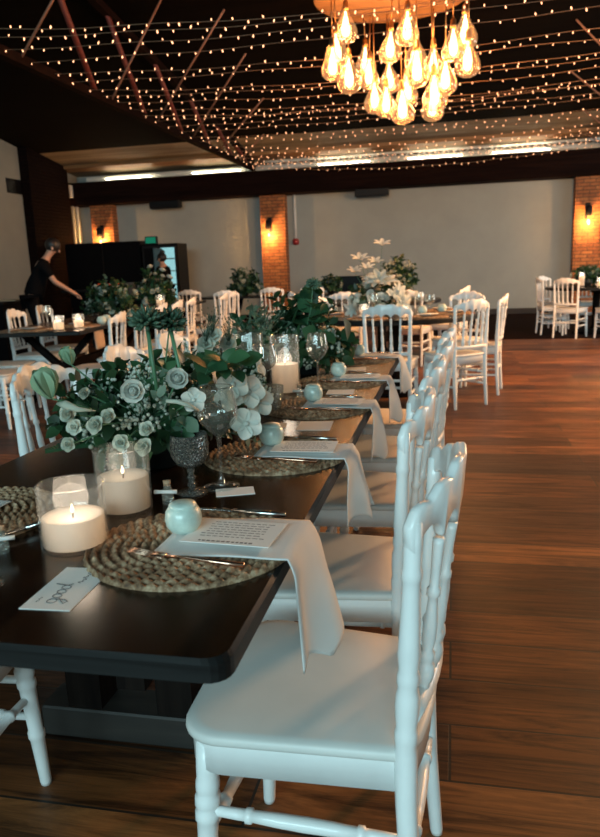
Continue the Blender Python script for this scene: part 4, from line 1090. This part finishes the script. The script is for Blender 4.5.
arrangement(Vector((2.2, 12.9, TZ)), 0.28, 0.25, 0.34, 45, 26, 'low dark arrangement on the far right table', [(SPR, 5), (LIS, 1)], small=1.4)
arrangement(Vector((-2.15, 13.0, TZ)), 0.26, 0.22, 0.34, 40, 27, 'low dark arrangement right of the left brick pillar', [(SPR, 5), (LIS, .6)], small=1.4)

# ================================================================== CHANDELIER AND STRING LIGHTS
CX, CY_, CZ = -0.655, 8.5, 4.02
ch = thing('chandelier', 'round wooden chandelier with clustered glowing pear bulbs hanging from the roof', 'chandelier', (CX, CY_, CZ))
put('disc', MB().stack([(0, 0, 0.0, 0.825), (0, 0, 0.008, 0.84), (0, 0, 0.062, 0.84), (0, 0, 0.07, 0.825)], 64), M_DISC, ch, False)
for a in (30, 150, 270):
    x, y = .5*cos(radians(a)), .5*sin(radians(a)); put('cable', MB().tube([(x, y, .07), (x*.3, y*.3, roof_z(CY_)-CZ-0.02)], .006, 6), M_BLACK, ch)
put('canopy', MB().stack([(0, 0, roof_z(CY_)-CZ-0.06, .2), (0, 0, roof_z(CY_)-CZ+0.0, .2)], 24), M_BLACK, ch, False)
ME_BULB = MB().lathe([(0.030, .185), (0.036, .15), (0.055, .10), (0.095, .035), (0.125, -.03), (0.132, -.075), (0.122, -.12), (0.09, -.158), (0.045, -.178), (0.001, -.183)], 24).mesh('pear_bulb', M_BULBGLASS)
ME_SOCK = MB().stack([(0, 0, .17, .034), (0, 0, .20, .036), (0, 0, .21, .03), (0, 0, .25, .03), (0, 0, .262, .02), (0, 0, .28, .008)], 14).mesh('socket', M_BRASS)
m = MB()
for k in range(9):
    a = 2*pi*k/9; m.tube([(.010*cos(a), .010*sin(a), .12), (.022*cos(a), .022*sin(a), .08), (.042*cos(a), .042*sin(a), -.03), (.034*cos(a), .034*sin(a), -.09), (.012*cos(a), .012*sin(a), -.11)], .005, 5)
m.tube([(0, 0, .16), (0, 0, -.11)], .012, 6)
ME_FILA = m.mesh('filament', M_FIL)
BULBS = [(-1.12, 8.21, 3.67), (-0.47, 8.06, 3.55), (-0.67, 8.39, 3.48), (-1.21, 8.12, 3.42), (-1.24, 8.02, 3.27), (-1.12, 8.39, 3.23), (-1.0, 8.96, 3.5), (-0.95, 8.83, 3.33), (-0.42, 8.79, 3.48), (-0.38, 8.19, 3.19), (-0.22, 8.54, 3.31), (-0.09, 8.25, 3.09), (-0.01, 8.14, 3.37), (0.11, 8.5, 3.58), (0.14, 8.48, 3.31), (-0.73, 8.97, 3.3), (-0.89, 8.86, 3.08), (-0.76, 8.84, 3.02), (-0.52, 8.83, 3.12), (-0.53, 8.16, 2.82), (-0.2, 8.29, 2.96), (-0.23, 8.64, 2.91)]
for i, (x, y, z) in enumerate(BULBS):
    p = Vector((x-CX, y-CY_, z-CZ+0.03))
    rr = random.Random(i)
    b = link('pear_bulb', ME_BULB, ch, p, (rr.uniform(-.05, .05), rr.uniform(-.05, .05), rr.uniform(0, 6)), rr.uniform(.90, 1.04))
    link('socket', ME_SOCK, b); link('filament', ME_FILA, b)
    put('cord', MB().tube([(0, 0, .27), (0, 0, -p.z+0.0)], .006, 6), M_BRASS, b)
    point_light('bulb_light', (x, y, z+0.0), 30, (1.0, 0.46, 0.17), 0.07)
ch2 = dup(ch, (3.8, 7.4, CZ), 0.8, 'unseen chandelier copy added over the right-hand aisle to warm the floor')  # out-of-view copy, added to go with the warm floor light
point_light('aisle_fill_light', (3.6, 7.2, 2.6), 1200, (1.0, 0.52, 0.22), 0.4)  # added fill lamp out of view, warming the aisle floor
# string lights between the two trusses
ME_DROP = MB().lathe([(.0018, .010), (.0035, .006), (.006, -.002), (.006, -.008), (.0035, -.014), (.001, -.016)], 8).mesh('fairy_bulb', M_FAIRY)
YS = [6.42, 6.70, 7.12, 7.62, 8.1, 8.5, 8.9, 9.25, 9.65, 10.1, 10.55, 11.0, 11.5, 12.0, 12.5, 13.0, 13.5, 14.05, 14.6, 15.15, 15.6, 16.0, 16.35, 16.6]
for i, y in enumerate(YS):
    rnd = random.Random(500+i); sag = rnd.uniform(.05, .22); y1 = y+rnd.uniform(-.25, .25)
    xa, xb = -4.5, 3.05
    def W_(u): return Vector((lerp(xa, xb, u), lerp(y, y1, u)+0.02*sin(u*17+i), 3.50-sag*4*u*(1-u)+0.006*sin(u*31+i)))
    t = tag(put('string_light', MB().tube([W_(k/30) for k in range(31)], .0028, 4), M_WIRE, None), 'string of warm fairy lights strung across under the dark roof', 'string lights', 'strings of fairy lights')
    nb = 50 if y < 12 else 46
    for k in range(nb):
        u = (k+.5+rnd.uniform(-.25, .25))/nb; p = W_(u)
        flip = rnd.random() < 0.3
        link('fairy_bulb', ME_DROP, t, p+Vector((0, 0, .014 if flip else -.012)), (pi if flip else 0, rnd.uniform(-.5, .5), 0), rnd.uniform(.7, 1.1))

# ================================================================== LEFT BACKGROUND: BAR, FRIDGE, PEOPLE
t = thing('bar_cabinet', 'big black cabinet at the far left in front of the brick pillar', 'cabinet', (-7.82, 15.6, 0))
put('body', MB().box(-0.93, 0.93, 0, 0.5, 0, 1.95, 0.01), M_BLACKG, t, False)
for k in (-1, 1): put('door', MB().box(-0.46+k*0.465, 0.46+k*0.465, -0.025, -0.003, 1.0, 1.93, 0.004), M_BLACKG, t, False)
put('worktop', MB().box(-0.96, 0.96, -0.35, 0, 0.86, 0.91), M_BLACK, t, False)
m = MB()
for i in range(15): m.ball((-0.15+i*0.045, -0.06, 1.02+0.01*sin(i*2)), 0.016, 6, 5)
put('light_strip', m, M_REDGLOW, t)
t = thing('display_fridge', 'tall glass-fronted fridge lit pale blue at the far left', 'fridge', (-6.4, 15.5, 0))
put('cabinet', MB().box(-0.42, -0.38, 0, 0.6, 0, 1.86).box(0.38, 0.42, 0, 0.6, 0, 1.86).box(-0.38, 0.38, 0, 0.6, 0, 0.15).box(-0.38, 0.38, 0, 0.6, 1.80, 1.86).box(-0.38, 0.38, 0.56, 0.6, 0.15, 1.8), M_BLACKG, t, False)
put('lit_panel', MB().box(-0.20, 0.37, 0.53, 0.555, 0.16, 1.79), M_FRIDGE, t, False)
for z in (0.55, 0.95, 1.25, 1.52): put('shelf', MB().box(-0.37, 0.37, 0.05, 0.52, z, z+0.02), M_GREYPOT, t, False)
d = put('door', MB().box(-0.40, -0.36, -0.04, -0.002, 0.15, 1.82).box(0.36, 0.40, -0.04, -0.002, 0.15, 1.82).box(-0.36, 0.36, -0.04, -0.002, 0.15, 0.2).box(-0.36, 0.36, -0.04, -0.002, 1.77, 1.82), M_BLACK, t, False)
put('pane', MB().box(-0.36, 0.36, -0.025, -0.015, 0.2, 1.77), M_GLASS, d, False)
put('divider', MB().box(-0.36, -0.14, -0.04, 0.5, 0.2, 1.77), M_BLACKG, t, False)
rndb = random.Random(3)
t = thing('exit_light', 'small green lit sign on top of the fridge', 'sign', (-6.62, 15.6, 1.86))
put('housing', MB().box(-0.14, 0.14, -0.05, 0.05, 0, 0.17, 0.01), M_BLACK, t, False)
put('lit_face', MB().box(-0.12, 0.12, -0.056, -0.051, 0.02, 0.15), M_GREENLIT, t, False)
ct = thing('serving_counter', 'dark serving counter at the left edge behind the background table', 'counter', (-6.9, 9.35, 0))
put('body', MB().box(-1.3, 0.75, -0.25, 0.3, 0, 0.88), M_BLACKG, ct, False)
put('worktop', MB().box(-1.35, 0.8, -0.3, 0.35, 0.88, 0.92, 0.006), M_BLACK, ct, False)
def bowl(loc, r, h, label):
    o = put('serving_bowl', MB().lathe([(r*.4, 0), (r*.45, .004), (r*.8, h*.5), (r, h), (r*.97, h), (r*.75, h*.5), (r*.3, .012), (.001, .012)], 28), M_PORC, None, loc=loc)
    tag(o, label, 'bowl')
bowl((-6.62, 9.25, 0.92), 0.24, 0.14, 'white serving bowl on the dark counter at the left edge')
o = put('tray', MB().box(-0.25, 0.25, -0.12, 0.12, 0, 0.02, 0.006), M_CORK, None, False, loc=(-6.25, 9.3, 0.92)); tag(o, 'pale wooden tray on the dark counter left of the waiter', 'tray')
for i, (x, lb) in enumerate(((-5.50, 'grey wine bucket on the back table, left one'), (-5.22, 'grey wine bucket on the back table, right one'))):
    t = thing('wine_bucket', lb, 'bucket', (x, 11.9, 0.82), 0, 'grey wine buckets')
    put('body', MB().lathe([(.09, 0), (.10, .01), (.125, .26), (.13, .265), (.12, .265), (.095, .02), (.001, .02)], 24), M_GREYPOT, t)
    put('handle', MB().tube([(.125, 0, .2), (.155, 0, .19), (.15, 0, .14), (.115, 0, .13)], .008, 6), M_GREYPOT, t)
t = thing('drinks_table', 'dark cloth-covered drinks table under the grey wine buckets', 'table', (-5.45, 11.9, 0))
put('tabletop', MB().box(-0.75, 0.5, -0.35, 0.35, 0.78, 0.82, 0.006), M_BLACK, t, False)
for sx in (-0.68, 0.43):
    for sy in (-0.28, 0.28): put('leg', MB().box(sx-.03, sx+.03, sy-.03, sy+.03, 0, 0.78), M_BLACK, t, False)
t = thing('equipment_case', 'dark case on a stand against the back wall right of the left pillar', 'case', (-2.2, 16.2, 0))
put('body', MB().box(-0.5, 0.5, -0.2, 0.25, 0.6, 1.0, 0.01), M_BLACKG, t, False)
for sx in (-0.42, 0.42): put('leg', MB().box(sx-.03, sx+.03, -0.15, 0.2, 0, 0.6), M_BLACK, t, False)

def skin_obj(name, verts, edges, radii, mat, parent, root=0, sub=1):
    me = bpy.data.meshes.new(name); me.from_pydata(verts, edges, []); me.materials.append(mat)
    o = link(name, me, parent)
    md = o.modifiers.new('skin', 'SKIN'); md.use_smooth_shade = True
    sk = me.skin_vertices[0].data
    for i, r in enumerate(radii):
        sk[i].radius = (r, r) if not isinstance(r, tuple) else r; sk[i].use_root = (i == root)
    sd = o.modifiers.new('smooth', 'SUBSURF'); sd.levels = sub; sd.render_levels = sub
    return o
def person(loc, rz, J, label, bun=False):
    t = thing('person', label, 'person', loc, rz)
    V = []; E = []; R = []; idx = {}
    def add(k, p, r, par=None):
        idx[k] = len(V); V.append(tuple(p)); R.append(r)
        if par is not None: E.append((idx[par], idx[k]))
    g = lambda k: Vector(J[k])
    add('pelvis', g('pelvis'), .115); add('waist', g('pelvis').lerp(g('chest'), .5), (.115, .09), 'pelvis'); add('chest', g('chest'), (.14, .10), 'waist')
    add('neck', g('neck'), .05, 'chest'); add('jaw', g('neck').lerp(g('head'), .55), .055, 'neck'); add('head', g('head'), (.078, .092), 'jaw'); add('crown', g('head')+(g('head')-g('neck')).normalized()*.075, .06, 'head')
    for s in ('l', 'r'):
        add('sh'+s, g('sh'+s), .055, 'chest'); add('el'+s, g('el'+s), .040, 'sh'+s); add('wr'+s, g('wr'+s), .026, 'el'+s)
        w, e = g('wr'+s), g('el'+s); d = (w-e).normalized(); side = d.cross(Vector((0, 0, 1)))
        if side.length < .1: side = Vector((1, 0, 0))
        side.normalize(); nrm = side.cross(d)
        add('palm'+s, w+d*.06, (.034, .018), 'wr'+s)
        for f, (off, l) in enumerate(((-.026, .065), (-.009, .078), (.009, .074), (.025, .055))):
            add(f'k{s}{f}', w+d*.10+side*off, .010, 'palm'+s); add(f'm{s}{f}', w+d*(.10+l*.5)+side*off*1.1-nrm*.008, .009, f'k{s}{f}'); add(f't{s}{f}', w+d*(.10+l*.85)+side*off*1.1-nrm*.03, .007, f'm{s}{f}')
        add(f'th1{s}', w+d*.05+side*-.042-nrm*.008, .011, 'palm'+s); add(f'th2{s}', w+d*.085+side*-.058-nrm*.018, .009, f'th1{s}')
        add('hip'+s, g('hip'+s), .088, 'pelvis'); add('kn'+s, g('kn'+s), .058, 'hip'+s); add('an'+s, g('an'+s), .036, 'kn'+s); add('toe'+s, g('an'+s)+Vector((0, .15, -.055)), (.038, .022), 'an'+s)
    skin_obj('body', V, E, R, M_SKIN, t)
    # clothes over the body
    hd = g('head'); fdir = Vector(J.get('face', (0, 1, 0))).normalized(); sd = fdir.cross(Vector((0, 0, 1))).normalized()
    v = [tuple(g('pelvis')-Vector((0,0,.10))), tuple(g('pelvis').lerp(g('chest'), .4)), tuple(g('chest')), tuple(g('neck')-(g('neck')-g('chest'))*.3)]
    e = [(0, 1), (1, 2), (2, 3)]; r = [(.170, .165), (.160, .150), (.170, .135), .068]
    for s in ('l', 'r'):
        k = len(v); v += [tuple(g('sh'+s)), tuple(g('sh'+s).lerp(g('el'+s), .85))]; e += [(2, k), (k, k+1)]; r += [.068, .055]
    skin_obj('shirt', v, e, r, M_CLOTHES, t)
    v = [tuple(g('pelvis')+Vector((0, 0, .04)))]; e = []; r = [.150]
    for s in ('l', 'r'):
        k = len(v); v += [tuple(g('hip'+s)), tuple(g('kn'+s)), tuple(g('an'+s)+Vector((0, 0, .03)))]; e += [(0, k), (k, k+1), (k+1, k+2)]; r += [.102, .074, .055]
    skin_obj('trousers', v, e, r, M_CLOTHES, t)
    for s in ('l', 'r'):
        a = g('an'+s); put('shoe', MB().ball((a.x, a.y+.05, .045), .05, 12, 8, .95, 2.6, .9), M_BLACK, t)
    up_ = (hd-g('neck')).normalized()
    h = MB(); h.ball(hd-fdir*.022+up_*.035, .102, 16, 12, .92, 1.02, 1.0)
    if bun: h.ball(hd-fdir*.06+up_*.135, .055, 12, 8)
    put('hair', h, M_HAIR, t)
    fc = MB(); fc.ball(hd+fdir*.094-up_*.018, .016, 8, 6, .8, 1, 1.3)
    for s in (-1, 1): fc.ball(hd+sd*s*.086-up_*.015, .024, 8, 6, .5, .8, 1.2)
    put('nose_and_ears', fc, M_SKIN, t)
    ey = MB()
    for s in (-1, 1): ey.ball(hd+fdir*.082+sd*s*.032+up_*.004, .010, 8, 6)
    ey.ball(hd+fdir*.078-up_*.055, .012, 8, 6, 1.9, .6, .45)
    put('eyes_and_mouth', ey, M_HAIR, t)
    return t
# waiter leaning over the end of the left table, arms reaching to the flowers (faces local +y)
person((-5.72, 9.25, 0), radians(-62), dict(pelvis=(0, -.05, .98), chest=(0, .12, 1.34), neck=(0, .22, 1.52), head=(0, .30, 1.63), face=(0, .9, -.35),
    shl=(-.18, .15, 1.41), ell=(-.24, .26, 1.16), wrl=(-.16, .47, 1.02), shr=(.18, .15, 1.41), elr=(.24, .28, 1.17), wrr=(.16, .50, 1.02),
    hipl=(-.09, -.05, .92), knl=(-.10, .0, .50), anl=(-.11, -.04, .08), hipr=(.09, -.05, .92), knr=(.10, .02, .50), anr=(.11, .0, .08)),
    'person in black leaning over the far end of the left table, arms reaching out')
person((-6.02, 14.7, 0), radians(78), dict(pelvis=(0, 0, .93), chest=(0, .01, 1.24), neck=(0, .01, 1.40), head=(0, .03, 1.51), face=(0, 1, -.1),
    shl=(-.16, 0, 1.31), ell=(-.19, .04, 1.05), wrl=(-.15, .24, 1.12), shr=(.16, 0, 1.31), elr=(.19, .03, 1.05), wrr=(.15, .23, 1.10),
    hipl=(-.085, 0, .88), knl=(-.09, .02, .48), anl=(-.09, -.02, .08), hipr=(.085, 0, .88), knr=(.09, .02, .48), anr=(.09, -.02, .08)),
    'person in a dark top with hair in a bun standing before the lit fridge', True)
